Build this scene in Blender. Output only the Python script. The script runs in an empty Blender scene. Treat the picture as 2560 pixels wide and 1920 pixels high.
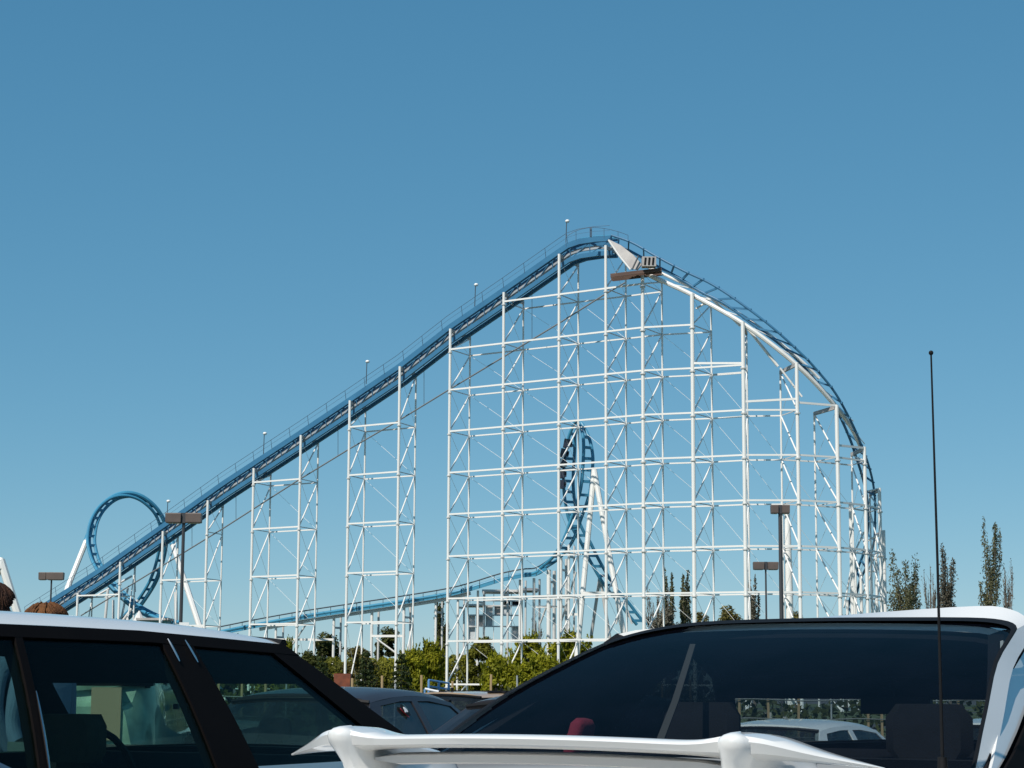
import bpy, math, random
from mathutils import Vector, Matrix
from mathutils.noise import noise as mnoise

R = math.radians
rnd = random.Random(7)
scene = bpy.context.scene
col = scene.collection

# ------------------------------------------------------------------ camera
CZ = 1.15
FPX = 5047.0
PITCH = math.atan(764 / FPX)
ROLL = 0.0055
cam_d = bpy.data.cameras.new('camera')
cam_d.sensor_width = 36.0
cam_d.lens = FPX / 2560 * 36.0
cam_d.clip_start = 0.1
cam_d.clip_end = 8000
cam = bpy.data.objects.new('camera', cam_d)
col.objects.link(cam)
_f = Vector((0, math.cos(PITCH), math.sin(PITCH)))
_u0 = Vector((0, -math.sin(PITCH), math.cos(PITCH)))
_r0 = Vector((1, 0, 0))
_r = _r0 * math.cos(ROLL) + _u0 * math.sin(ROLL)
_u = -_r0 * math.sin(ROLL) + _u0 * math.cos(ROLL)
cam.matrix_world = Matrix(((_r.x, _u.x, -_f.x, 0), (_r.y, _u.y, -_f.y, 0), (_r.z, _u.z, -_f.z, CZ), (0, 0, 0, 1)))
scene.camera = cam


def at(px, py, Y):
    """world point at distance Y (metres north of the lens) seen at photograph pixel px, py"""
    d = _f + _r * ((px - 1280) / FPX) - _u * ((py - 960) / FPX)
    return Vector((0, 0, CZ)) + d * (Y / d.y)


# ------------------------------------------------------------------ light
SUN_EL = R(48)
SUN_AZ = R(-145)        # measured from +Y towards +X: left and a little behind the camera
world = bpy.data.worlds.new('World')
scene.world = world
world.use_nodes = True
wn = world.node_tree
wn.nodes.clear()
sky = wn.nodes.new('ShaderNodeTexSky')
sky.sky_type = 'NISHITA'
sky.sun_disc = False
sky.sun_elevation = SUN_EL
sky.sun_rotation = SUN_AZ
sky.altitude = 0
sky.air_density = 0.7
sky.dust_density = 0.0
sky.ozone_density = 8.0
sep = wn.nodes.new('ShaderNodeSeparateColor')
com = wn.nodes.new('ShaderNodeCombineColor')
wn.links.new(sky.outputs[0], sep.inputs[0])
# film response of the old print: one power curve per channel over the whole sky
for i, (gain, power) in enumerate(((0.750, 0.90), (0.722, 0.60), (0.705, 0.50))):
    pw = wn.nodes.new('ShaderNodeMath')
    pw.operation = 'POWER'
    pw.inputs[1].default_value = power
    ml = wn.nodes.new('ShaderNodeMath')
    ml.operation = 'MULTIPLY'
    ml.inputs[1].default_value = gain * 10 ** (1 - power)
    wn.links.new(sep.outputs[i], pw.inputs[0])
    wn.links.new(pw.outputs[0], ml.inputs[0])
    wn.links.new(ml.outputs[0], com.inputs[i])
bg = wn.nodes.new('ShaderNodeBackground')
bg.inputs['Strength'].default_value = 0.1
wo = wn.nodes.new('ShaderNodeOutputWorld')
wn.links.new(com.outputs[0], bg.inputs[0])
wn.links.new(bg.outputs[0], wo.inputs[0])

sun_d = bpy.data.lights.new('sun', 'SUN')
sun_d.energy = 4.7
sun_d.angle = R(0.53)
sun_d.color = (1.0, 0.95, 0.87)
sun = bpy.data.objects.new('sun', sun_d)
col.objects.link(sun)
_sd = Vector((math.sin(SUN_AZ) * math.cos(SUN_EL), math.cos(SUN_AZ) * math.cos(SUN_EL), math.sin(SUN_EL)))
sun.rotation_euler = _sd.to_track_quat('Z', 'Y').to_euler()
sun.location = (-40, -40, 60)

scene.view_settings.view_transform = 'Standard'
scene.view_settings.look = 'None'
scene.view_settings.exposure = 0.0
scene.view_settings.gamma = 1.0
scene.view_settings.use_curve_mapping = False
scene.render.engine = 'CYCLES'
scene.cycles.transparent_max_bounces = 24


# ------------------------------------------------------------------ materials
def new_mat(name):
    m = bpy.data.materials.new(name)
    m.use_nodes = True
    nt = m.node_tree
    b = nt.nodes['Principled BSDF']
    return m, nt, b


def mat(name, rgb, rough=0.5, metal=0.0, var=0.12, scale=3.0, bump=0.0, coat=0.0, spec=0.5, rgb2=None, detail=4):
    """procedural surface: base colour broken up by noise, optional fine relief"""
    m, nt, b = new_mat(name)
    tc = nt.nodes.new('ShaderNodeTexCoord')
    nz = nt.nodes.new('ShaderNodeTexNoise')
    nz.inputs['Scale'].default_value = scale
    nz.inputs['Detail'].default_value = detail
    nt.links.new(tc.outputs['Object'], nz.inputs['Vector'])
    cr = nt.nodes.new('ShaderNodeValToRGB')
    cr.color_ramp.elements[0].position = 0.3
    cr.color_ramp.elements[1].position = 0.7
    a = rgb2 if rgb2 else tuple(c * (1 - var) for c in rgb)
    cr.color_ramp.elements[0].color = (*a, 1)
    cr.color_ramp.elements[1].color = (*rgb, 1)
    nt.links.new(nz.outputs['Fac'], cr.inputs['Fac'])
    nt.links.new(cr.outputs['Color'], b.inputs['Base Color'])
    b.inputs['Roughness'].default_value = rough
    b.inputs['Metallic'].default_value = metal
    b.inputs['Specular IOR Level'].default_value = spec
    if coat:
        b.inputs['Coat Weight'].default_value = coat
        b.inputs['Coat Roughness'].default_value = 0.04
    if bump:
        bp = nt.nodes.new('ShaderNodeBump')
        bp.inputs['Strength'].default_value = bump
        bp.inputs['Distance'].default_value = 0.02
        n2 = nt.nodes.new('ShaderNodeTexNoise')
        n2.inputs['Scale'].default_value = scale * 9
        nt.links.new(tc.outputs['Object'], n2.inputs['Vector'])
        nt.links.new(n2.outputs['Fac'], bp.inputs['Height'])
        nt.links.new(bp.outputs['Normal'], b.inputs['Normal'])
    return m


def glass_mat(name, tint_rgb, dust=0.03, dust_rgb=(0.35, 0.36, 0.4), ior=1.5):
    m = bpy.data.materials.new(name)
    m.use_nodes = True
    nt = m.node_tree
    nt.nodes.clear()
    out = nt.nodes.new('ShaderNodeOutputMaterial')
    tr = nt.nodes.new('ShaderNodeBsdfTransparent')
    tr.inputs[0].default_value = (*tint_rgb, 1)
    gl = nt.nodes.new('ShaderNodeBsdfGlossy')
    gl.inputs['Roughness'].default_value = 0.015
    geo = nt.nodes.new('ShaderNodeNewGeometry')
    ma = nt.nodes.new('ShaderNodeMath')
    ma.operation = 'MULTIPLY_ADD'
    ma.inputs[1].default_value = -(ior - 1 / ior)
    ma.inputs[2].default_value = ior
    nt.links.new(geo.outputs['Backfacing'], ma.inputs[0])
    fr = nt.nodes.new('ShaderNodeFresnel')
    nt.links.new(ma.outputs[0], fr.inputs['IOR'])
    mx = nt.nodes.new('ShaderNodeMixShader')
    nt.links.new(fr.outputs[0], mx.inputs[0])
    nt.links.new(tr.outputs[0], mx.inputs[1])
    nt.links.new(gl.outputs[0], mx.inputs[2])
    df = nt.nodes.new('ShaderNodeBsdfDiffuse')
    df.inputs[0].default_value = (*dust_rgb, 1)
    tc = nt.nodes.new('ShaderNodeTexCoord')
    nz = nt.nodes.new('ShaderNodeTexNoise')
    nz.inputs['Scale'].default_value = 5
    nz.inputs['Detail'].default_value = 7
    nz.inputs['Roughness'].default_value = 0.65
    nt.links.new(tc.outputs['Object'], nz.inputs['Vector'])
    mr = nt.nodes.new('ShaderNodeMapRange')
    mr.inputs['From Min'].default_value = 0.3
    mr.inputs['From Max'].default_value = 0.75
    mr.inputs['To Min'].default_value = dust * 0.4
    mr.inputs['To Max'].default_value = dust * 1.8
    nt.links.new(nz.outputs['Fac'], mr.inputs['Value'])
    m2 = nt.nodes.new('ShaderNodeMixShader')
    nt.links.new(mr.outputs[0], m2.inputs[0])
    nt.links.new(mx.outputs[0], m2.inputs[1])
    nt.links.new(df.outputs[0], m2.inputs[2])
    nt.links.new(m2.outputs[0], out.inputs[0])
    return m


def leaf_mat(name, c1, c2, scale=0.6):
    m, nt, b = new_mat(name)
    tc = nt.nodes.new('ShaderNodeTexCoord')
    nz = nt.nodes.new('ShaderNodeTexNoise')
    nz.inputs['Scale'].default_value = scale
    nz.inputs['Detail'].default_value = 5
    nt.links.new(tc.outputs['Object'], nz.inputs['Vector'])
    cr = nt.nodes.new('ShaderNodeValToRGB')
    cr.color_ramp.elements[0].position = 0.35
    cr.color_ramp.elements[1].position = 0.65
    cr.color_ramp.elements[0].color = (*c1, 1)
    cr.color_ramp.elements[1].color = (*c2, 1)
    nt.links.new(nz.outputs['Fac'], cr.inputs['Fac'])
    nt.links.new(cr.outputs['Color'], b.inputs['Base Color'])
    b.inputs['Roughness'].default_value = 0.65
    b.inputs['Specular IOR Level'].default_value = 0.25
    tl = nt.nodes.new('ShaderNodeBsdfTranslucent')
    nt.links.new(cr.outputs['Color'], tl.inputs[0])
    mx = nt.nodes.new('ShaderNodeMixShader')
    mx.inputs[0].default_value = 0.3
    out = nt.nodes['Material Output']
    nt.links.new(b.outputs[0], mx.inputs[1])
    nt.links.new(tl.outputs[0], mx.inputs[2])
    nt.links.new(mx.outputs[0], out.inputs[0])
    return m


M = {}
M['white_steel'] = mat('white_steel', (0.86, 0.85, 0.82), 0.45, var=0.10, scale=0.5, rgb2=(0.76, 0.74, 0.70))
M['white_steel_worn'] = mat('white_steel_worn', (0.70, 0.69, 0.67), 0.5, scale=0.4, rgb2=(0.55, 0.54, 0.52))
M['blue_steel'] = mat('blue_steel', (0.045, 0.18, 0.32), 0.45, scale=0.5, rgb2=(0.035, 0.145, 0.27))
M['bright_blue_steel'] = mat('bright_blue_steel', (0.06, 0.28, 0.43), 0.4, scale=0.5, rgb2=(0.045, 0.22, 0.36))
M['dark_steel'] = mat('dark_steel', (0.06, 0.075, 0.09), 0.5, scale=0.6)
M['dark_grey_steel'] = mat('dark_grey_steel', (0.20, 0.21, 0.22), 0.6, scale=0.5)
M['rail_grey_blue'] = mat('rail_grey_blue', (0.10, 0.17, 0.25), 0.5, scale=0.6)
M['grey_steel'] = mat('grey_steel', (0.38, 0.40, 0.42), 0.5, scale=0.5, rgb2=(0.28, 0.30, 0.32))
M['plank_wood'] = mat('plank_wood', (0.16, 0.095, 0.07), 0.8, scale=2.0, rgb2=(0.09, 0.055, 0.045))
M['pale_panel'] = mat('pale_panel', (0.5, 0.47, 0.44), 0.55, scale=0.7, rgb2=(0.33, 0.30, 0.29))
M['globe'] = mat('globe', (0.86, 0.85, 0.82), 0.25, var=0.04)
M['bronze'] = mat('bronze', (0.135, 0.10, 0.085), 0.5, scale=1.5, rgb2=(0.10, 0.075, 0.065))
M['lens'] = mat('lens', (0.42, 0.40, 0.37), 0.3, var=0.1)
M['pole_dark'] = mat('pole_dark', (0.05, 0.05, 0.055), 0.5, scale=1.0)
M['sign_white'] = mat('sign_white', (0.8, 0.8, 0.8), 0.5, var=0.05)
M['sign_blue'] = mat('sign_blue', (0.35, 0.42, 0.62), 0.5, var=0.1)
M['fence_wood'] = mat('fence_wood', (0.46, 0.32, 0.17), 0.85, scale=2.0, rgb2=(0.25, 0.17, 0.09), bump=0.3)
M['wire'] = mat('wire', (0.18, 0.19, 0.18), 0.6)
M['rail_blue'] = mat('rail_blue', (0.13, 0.30, 0.55), 0.45)
M['canvas'] = mat('canvas', (0.72, 0.70, 0.68), 0.8, scale=1.0)
M['teal'] = mat('teal', (0.10, 0.28, 0.30), 0.6)
M['orange'] = mat('orange', (0.26, 0.07, 0.03), 0.7, scale=2.0, rgb2=(0.12, 0.035, 0.02))
M['footing_blue'] = mat('footing_blue', (0.16, 0.34, 0.48), 0.6)
M['concrete'] = mat('concrete', (0.40, 0.39, 0.36), 0.85, scale=1.0, bump=0.2)
M['bark'] = mat('bark', (0.12, 0.09, 0.065), 0.9, scale=4, rgb2=(0.07, 0.055, 0.04), bump=0.4)
M['pale_bark'] = mat('pale_bark', (0.19, 0.16, 0.125), 0.9, scale=4, rgb2=(0.11, 0.09, 0.075), bump=0.4)

M['leaf_olive'] = leaf_mat('leaf_olive', (0.13, 0.145, 0.007), (0.31, 0.30, 0.014))
M['leaf_dark'] = leaf_mat('leaf_dark', (0.032, 0.042, 0.010), (0.095, 0.105, 0.024))
M['leaf_spruce'] = leaf_mat('leaf_spruce', (0.02, 0.036, 0.014), (0.065, 0.085, 0.024), 1.2)
M['leaf_grey'] = leaf_mat('leaf_grey', (0.10, 0.095, 0.07), (0.18, 0.165, 0.12), 0.5)
M['leaf_poplar'] = leaf_mat('leaf_poplar', (0.075, 0.085, 0.045), (0.175, 0.165, 0.08), 0.35)
M['leaf_brown'] = leaf_mat('leaf_brown', (0.10, 0.088, 0.028), (0.20, 0.175, 0.045), 0.6)
M['leaf_olive_dull'] = leaf_mat('leaf_olive_dull', (0.075, 0.08, 0.008), (0.22, 0.215, 0.016), 0.25)
M['grass'] = mat('grass', (0.075, 0.10, 0.03), 0.9, scale=0.8, rgb2=(0.05, 0.065, 0.02), bump=0.3)

M['white_paint'] = mat('white_paint', (0.80, 0.79, 0.765), 0.32, var=0.03, scale=2.0, coat=0.9)
M['charcoal_paint'] = mat('charcoal_paint', (0.028, 0.027, 0.034), 0.45, var=0.1, coat=0.25, spec=0.3)
M['navy_paint'] = mat('navy_paint', (0.022, 0.026, 0.045), 0.4, var=0.1, coat=0.3)
M['tan_paint'] = mat('tan_paint', (0.42, 0.30, 0.20), 0.35, var=0.08, coat=0.8)
M['green_paint'] = mat('green_paint', (0.36, 0.50, 0.40), 0.45, var=0.5, scale=9, coat=0.8)
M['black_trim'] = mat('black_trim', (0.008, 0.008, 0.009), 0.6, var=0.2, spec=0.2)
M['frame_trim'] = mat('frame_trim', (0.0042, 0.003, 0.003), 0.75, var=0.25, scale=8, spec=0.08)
M['chrome'] = mat('chrome', (0.55, 0.53, 0.52), 0.18, metal=1.0, var=0.05)
M['rubber'] = mat('rubber', (0.022, 0.022, 0.023), 0.85, bump=0.2, scale=6)
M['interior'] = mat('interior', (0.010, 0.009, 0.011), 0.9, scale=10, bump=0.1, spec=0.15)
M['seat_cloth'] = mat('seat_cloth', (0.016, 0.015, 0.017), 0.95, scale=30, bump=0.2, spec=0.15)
M['tan_cloth'] = mat('tan_cloth', (0.10, 0.065, 0.045), 0.9, scale=30, bump=0.2)
M['glare_grey'] = mat('glare_grey', (0.05, 0.047, 0.046), 0.8)  # tone of the soft glare streak on the coupe's rear glass
M['tail_red'] = mat('tail_red', (0.30, 0.015, 0.02), 0.2, coat=0.6)
M['lamp_clear'] = mat('lamp_clear', (0.6, 0.6, 0.6), 0.12, var=0.05, coat=0.6)
M['red_cloth'] = mat('red_cloth', (0.22, 0.012, 0.03), 0.9, scale=14, bump=0.2)
M['glass_dark'] = glass_mat('glass_dark', (0.60, 0.66, 0.68), 0.008, (0.13, 0.16, 0.30), ior=1.19)
M['glass_side'] = glass_mat('glass_side', (0.64, 0.78, 0.74), 0.001, ior=1.13)
M['glass_privacy'] = glass_mat('glass_privacy', (0.16, 0.19, 0.20), 0.004, ior=1.3)
M['glass_far'] = glass_mat('glass_far', (0.45, 0.5, 0.5), 0.03)

M['hair_brown'] = mat('hair_brown', (0.20, 0.085, 0.03), 0.7, scale=14, rgb2=(0.045, 0.018, 0.008), bump=0.6, spec=0.2)
M['hair_dark'] = mat('hair_dark', (0.06, 0.026, 0.014), 0.7, scale=18, rgb2=(0.022, 0.010, 0.007), bump=0.5, spec=0.2)
M['skin'] = mat('skin', (0.55, 0.34, 0.24), 0.55, var=0.08, scale=6)
M['shirt'] = mat('shirt', (0.16, 0.20, 0.32), 0.9, scale=20, bump=0.2)
M['eye'] = mat('eye', (0.06, 0.045, 0.035), 0.2)


def asphalt():
    m, nt, b = new_mat('asphalt')
    tc = nt.nodes.new('ShaderNodeTexCoord')
    n1 = nt.nodes.new('ShaderNodeTexNoise')
    n1.inputs['Scale'].default_value = 0.15
    n1.inputs['Detail'].default_value = 6
    n2 = nt.nodes.new('ShaderNodeTexNoise')
    n2.inputs['Scale'].default_value = 60
    n2.inputs['Detail'].default_value = 3
    nt.links.new(tc.outputs['Object'], n1.inputs['Vector'])
    nt.links.new(tc.outputs['Object'], n2.inputs['Vector'])
    cr = nt.nodes.new('ShaderNodeValToRGB')
    cr.color_ramp.elements[0].color = (0.05, 0.05, 0.052, 1)
    cr.color_ramp.elements[1].color = (0.085, 0.083, 0.08, 1)
    nt.links.new(n1.outputs['Fac'], cr.inputs['Fac'])
    mx = nt.nodes.new('ShaderNodeMix')
    mx.data_type = 'RGBA'
    mx.blend_type = 'OVERLAY'
    mx.inputs[0].default_value = 0.5
    nt.links.new(cr.outputs['Color'], mx.inputs[6])
    nt.links.new(n2.outputs['Color'], mx.inputs[7])
    nt.links.new(mx.outputs[2], b.inputs['Base Color'])
    b.inputs['Roughness'].default_value = 0.9
    bp = nt.nodes.new('ShaderNodeBump')
    bp.inputs['Strength'].default_value = 0.4
    bp.inputs['Distance'].default_value = 0.01
    nt.links.new(n2.outputs['Fac'], bp.inputs['Height'])
    nt.links.new(bp.outputs['Normal'], b.inputs['Normal'])
    return m


M['asphalt'] = asphalt()
M['road_paint'] = mat('road_paint', (0.62, 0.60, 0.52), 0.8, scale=3, rgb2=(0.42, 0.41, 0.37))


# ------------------------------------------------------------------ mesh helpers
class MB:
    def __init__(s):
        s.v = []
        s.f = []

    def add(s, vs, fs):
        o = len(s.v)
        s.v += [tuple(p) for p in vs]
        s.f += [tuple(i + o for i in f) for f in fs]

    def box(s, c, sz, m=None):
        x, y, z = sz[0] / 2, sz[1] / 2, sz[2] / 2
        vs = [Vector((a * x, b * y, d * z)) for a in (-1, 1) for b in (-1, 1) for d in (-1, 1)]
        if m is not None:
            vs = [m @ p for p in vs]
        vs = [p + Vector(c) for p in vs]
        s.add(vs, [(0, 1, 3, 2), (4, 6, 7, 5), (0, 4, 5, 1), (2, 3, 7, 6), (0, 2, 6, 4), (1, 5, 7, 3)])

    def beam(s, p, q, w, h=None):
        p, q = Vector(p), Vector(q)
        d = q - p
        L = d.length
        if L < 1e-6:
            return
        m = frame_z(d)
        s.box((p + q) / 2, (w, h or w, L), m)

    def tube(s, pts, r, n=8, caps=True, radii=None):
        pts = [Vector(p) for p in pts]
        k = len(pts)
        o = len(s.v)
        up = None
        for i, p in enumerate(pts):
            t = (pts[min(i + 1, k - 1)] - pts[max(i - 1, 0)]).normalized()
            if up is None:
                up = Vector((0, 0, 1)) if abs(t.z) < 0.9 else Vector((1, 0, 0))
            a = t.cross(up)
            if a.length < 1e-5:
                a = t.cross(Vector((0.3, 1, 0.2)))
            a.normalize()
            b = a.cross(t).normalized()
            up = b
            rr = radii[i] if radii else r
            for j in range(n):
                th = 2 * math.pi * j / n
                s.v.append(tuple(p + a * (math.cos(th) * rr) + b * (math.sin(th) * rr)))
        for i in range(k - 1):
            for j in range(n):
                j2 = (j + 1) % n
                s.f.append((o + i * n + j, o + i * n + j2, o + (i + 1) * n + j2, o + (i + 1) * n + j))
        if caps:
            s.f.append(tuple(o + j for j in range(n))[::-1])
            s.f.append(tuple(o + (k - 1) * n + j for j in range(n)))

    def grid(s, rows, close_u=False):
        """rows: list of equal-length point lists"""
        o = len(s.v)
        n = len(rows[0])
        for r in rows:
            s.v += [tuple(p) for p in r]
        for i in range(len(rows) - 1):
            for j in range(n if close_u else n - 1):
                j2 = (j + 1) % n
                s.f.append((o + i * n + j, o + i * n + j2, o + (i + 1) * n + j2, o + (i + 1) * n + j))

    def slab(s, rows, off):
        """a grid and its copy moved by off (Vector or function), joined along the rim: a sheet with thickness"""
        n = len(rows[0])
        k = len(rows)
        o = len(s.v)
        fn = off if callable(off) else (lambda p: off)
        for r in rows:
            s.v += [tuple(p) for p in r]
        for r in rows:
            s.v += [tuple(Vector(p) + fn(Vector(p))) for p in r]
        m = n * k
        for i in range(k - 1):
            for j in range(n - 1):
                a, b, c, d = o + i * n + j, o + i * n + j + 1, o + (i + 1) * n + j + 1, o + (i + 1) * n + j
                s.f.append((a, b, c, d))
                s.f.append((a + m, d + m, c + m, b + m))
        rim = [i * n for i in range(k)] + [(k - 1) * n + j for j in range(1, n)] + [i * n + n - 1 for i in range(k - 2, -1, -1)] + [j for j in range(n - 2, 0, -1)]
        for a, b in zip(rim, rim[1:] + rim[:1]):
            s.f.append((o + a, o + b, o + b + m, o + a + m))

    def lathe(s, prof, c, axis='z', n=24):
        """prof: (radius, height) pairs"""
        rows = []
        for r, h in prof:
            row = []
            for j in range(n):
                th = 2 * math.pi * j / n
                x, y = r * math.cos(th), r * math.sin(th)
                p = {'z': (x, y, h), 'x': (h, x, y), 'y': (x, h, y)}[axis]
                row.append(Vector(p) + Vector(c))
            rows.append(row)
        s.grid(rows, True)

    def ball(s, c, r, n=12, m=8, sc=(1, 1, 1)):
        prof = [(max(1e-4, math.sin(math.pi * i / m)), -math.cos(math.pi * i / m)) for i in range(m + 1)]
        o = len(s.v)
        s.lathe(prof, (0, 0, 0), 'z', n)
        for i in range(o, len(s.v)):
            x, y, z = s.v[i]
            s.v[i] = (c[0] + x * r * sc[0], c[1] + y * r * sc[1], c[2] + z * r * sc[2])

    def mesh(s, name, m, smooth=False):
        me = bpy.data.meshes.new(name)
        me.from_pydata(s.v, [], s.f)
        me.update()
        if m is not None:
            me.materials.append(m)
        if smooth:
            me.polygons.foreach_set('use_smooth', [True] * len(me.polygons))
            if smooth != 'all':
                me.set_sharp_from_angle(angle=R(38))
        return me

    def build(s, name, m, parent=None, smooth=False):
        o = bpy.data.objects.new(name, s.mesh(name, m, smooth))
        col.objects.link(o)
        if parent is not None:
            o.parent = parent
        return o


def frame_z(d):
    """rotation whose z axis is d, x axis level"""
    z = d.normalized()
    ref = Vector((0, 0, 1)) if abs(z.z) < 0.98 else Vector((0, 1, 0))
    x = ref.cross(z).normalized()
    y = z.cross(x)
    return Matrix(((x.x, y.x, z.x), (x.y, y.y, z.y), (x.z, y.z, z.z)))


def tag(o, label=None, cat=None, group=None, kind=None):
    if label:
        o['label'] = label
    if cat:
        o['category'] = cat
    if group:
        o['group'] = group
    if kind:
        o['kind'] = kind
    return o


def empty(name, loc, label, cat, group=None, rz=0.0):
    o = bpy.data.objects.new(name, None)
    o.empty_display_size = 0.3
    col.objects.link(o)
    o.location = loc
    o.rotation_euler = (0, 0, rz)
    return tag(o, label, cat, group)


_unit = {}


def unit_mesh(shape, mname):
    k = (shape, mname)
    if k not in _unit:
        b = MB()
        if shape == 'box':
            b.box((0, 0, 0.5), (1, 1, 1))
            _unit[k] = b.mesh('unit_bar', M[mname])
        else:
            b.tube([(0, 0, 0), (0, 0, 1)], 0.5, 8)
            _unit[k] = b.mesh('unit_pipe', M[mname], True)
    return _unit[k]


def bar(name, p, q, w, h, mname, root, shape='pipe', parent=None):
    """one straight member from p to q as its own object (shared unit mesh), child of root"""
    p, q = Vector(p), Vector(q)
    d = q - p
    rot = frame_z(d).to_4x4()
    o = bpy.data.objects.new(name, unit_mesh(shape, mname))
    col.objects.link(o)
    o.parent = parent or root
    base = root.location if parent is None else Vector((0, 0, 0))
    o.matrix_local = Matrix.Translation(p - base) @ rot @ Matrix.Diagonal((w, h, d.length, 1))
    return o


def catmull(P, n=6):
    P = [Vector(p) for p in P]
    out = []
    for i in range(len(P) - 1):
        a = P[i - 1] if i else P[0] * 2 - P[1]
        b, c = P[i], P[i + 1]
        d = P[i + 2] if i + 2 < len(P) else P[-1] * 2 - P[-2]
        for k in range(n):
            t = k / n
            out.append(0.5 * ((2 * b) + (c - a) * t + (2 * a - 5 * b + 4 * c - d) * t * t + (3 * b - a - 3 * c + d) * t ** 3))
    out.append(P[-1])
    return out


def resample(P, step):
    out = [P[0].copy()]
    acc = 0.0
    for a, b in zip(P, P[1:]):
        L = (b - a).length
        while acc + L >= step:
            t = (step - acc) / L
            a = a.lerp(b, t)
            L = (b - a).length
            out.append(a.copy())
            acc = 0
        acc += L
    return out


# ------------------------------------------------------------------ setting
def gz(y):
    pts = [(-200, 0), (10.0, 0), (12.0, -0.25), (18.0, -0.25), (20.0, -0.6), (35, -0.6), (60, -1.0), (9000, -1.0)]
    for (a, za), (b, zb) in zip(pts, pts[1:]):
        if y <= b:
            return za + (zb - za) * max(0, (y - a)) / (b - a)
    return -1.0


b = MB()
ys = [-3000, -200, -20, 0, 5, 10, 12, 15, 18, 20, 27, 35, 42, 50, 60, 100, 200, 400, 1000, 4000]
b.grid([[Vector((x, y, gz(y))) for x in (-3000, -300, -60, -20, -8, 0, 8, 20, 60, 300, 3000)] for y in ys])
g = b.build('car_park', M['asphalt'])
tag(g, kind='structure')
b = MB()
b.grid([[Vector((x, y, -1.0 + 0.05 + 0.25 * mnoise(Vector((x * 0.05, y * 0.05, 0))) * (1 if 62 < y < 330 and abs(x) < 110 else 0))) for x in range(-120, 121, 8)] for y in range(61, 341, 9)])
g = b.build('lawn', M['grass'])
tag(g, kind='structure')

# stall lines painted on the asphalt, parallel with the parked cars
b = MB()
for row_y, yaw in ((4.6, 0.48), (13.0, 0.48), (20.6, 0.48)):
    h = Vector((math.sin(yaw), math.cos(yaw), 0))
    rr = Vector((math.cos(yaw), -math.sin(yaw), 0))
    for k in range(-6, 9):
        c = Vector((-0.9 + k * 2.95, row_y, 0))
        L = 4.6 if row_y < 10 else 4.2
        pts = [c - rr * 0.05, c + rr * 0.05, c + rr * 0.05 + h * L, c - rr * 0.05 + h * L]
        b.add([(p.x, p.y, gz(p.y) + 0.004) for p in pts], [(0, 1, 2, 3)])
g = b.build('stall_markings', M['road_paint'])
tag(g, kind='structure')

# ------------------------------------------------------------------ roller coaster: lift hill and first drop
FRONT = [(194.4, 1482.7), (301, 1404.6), (407.4, 1328), (519.7, 1251), (634.6, 1170.5), (752.4, 1088), (874.8, 1001.3), (999.8, 916),
         (1126, 822), (1259.7, 730.7), (1398, 635), (1514.3, 613.5), (1606.3, 675.7), (1730, 733.8), (1857, 804.7), (1991.5, 906),
         (2091.4, 1013), (2160.8, 1117), (2198.4, 1220), (2209, 1325.7)]
REAR_DX = [36, 37, 38, 38, 42.5, 43.5, 39.5, 40.5, 49.5, 49, 48, 50, 48.3, 47.4, 9, -41, -56, -32, -24, -20]
REAR_DD = [4.4] * 13 + [4.4, 4.8, 4.6, 4.2, 4.2, 3.8, 3.4]
DCURVE = [(1606.3, 214.1), (1730, 212.3), (1857, 209.9), (1991.5, 209.6), (2091.4, 211.5), (2160.8, 214.8), (2198.4, 219), (2209, 224)]


def lift_depth(px):
    if px <= 1606.3:
        return 229.0 / (1 + 1.45e-4 * (px - 1126))
    for (a, da), (c, dc) in zip(DCURVE, DCURVE[1:]):
        if px <= c:
            return da + (dc - da) * (px - a) / (c - a)
    return DCURVE[-1][1]


GZ = -1.0
rc = empty('roller_coaster', (10, 228, GZ), 'tall white lattice roller coaster with blue lift hill and curving first drop', 'roller coaster')
fcol, rcol = [], []
for i, (px, py) in enumerate(FRONT):
    D = lift_depth(px)
    p = at(px, py, D)
    fcol.append(p)
    q = at(px + REAR_DX[i], py + 14, D + REAR_DD[i])
    rcol.append(Vector((q.x, q.y, p.z - 0.15)))
for i, (p, q) in enumerate(zip(fcol, rcol)):
    w = 0.31 if i < 12 else (0.42 if i in (13, 14, 16) else 0.38)
    bar('support_column', (p.x, p.y, GZ), p, w, w, 'white_steel', rc)
    bar('rear_column', (q.x, q.y, GZ), q, 0.21, 0.21, 'white_steel', rc)
    bar('bent_cap', p - Vector((0, 0, 0.2)), q - Vector((0, 0, 0.2)), 0.24, 0.38, 'pale_panel', rc, 'box')

LEV_A = [8.8, 14.55, 20.35, 26.1, 31.85]                     # the separate towers on the left
LEV_B = [1.7, 6.5, 11.27, 16.04, 20.8, 25.55, 30.3, 35.1, 39.8, 44.6, 49.2]
SPANS = [(0, 1), (2, 3), (4, 5), (6, 7)] + [(k, k + 1) for k in range(8, 19)]
for i, j in SPANS:
    lev = LEV_A if i < 8 else LEV_B
    zmax = min(fcol[i].z, fcol[j].z)
    lv = [z for z in lev if z < zmax - 0.8]
    if i == 0:
        lv = [fcol[0].z - 0.35]
    for z in lv:
        w = 0.13
        bar('girt', (fcol[i].x, fcol[i].y, z), (fcol[j].x, fcol[j].y, z), w, 0.185, 'white_steel', rc, 'box')
        bar('rear_girt', (rcol[i].x, rcol[i].y, z), (rcol[j].x, rcol[j].y, z), 0.13, 0.15, 'white_steel', rc, 'box')
    # thin tension rods in the rear face, alternate bays
    for k in range(len(lv) - 1):
        a = Vector((rcol[i].x, rcol[i].y, lv[k + 1]))
        c = Vector((rcol[j].x, rcol[j].y, lv[k]))
        bar('tension_rod', a, c, 0.035, 0.035, 'white_steel', rc)
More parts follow.
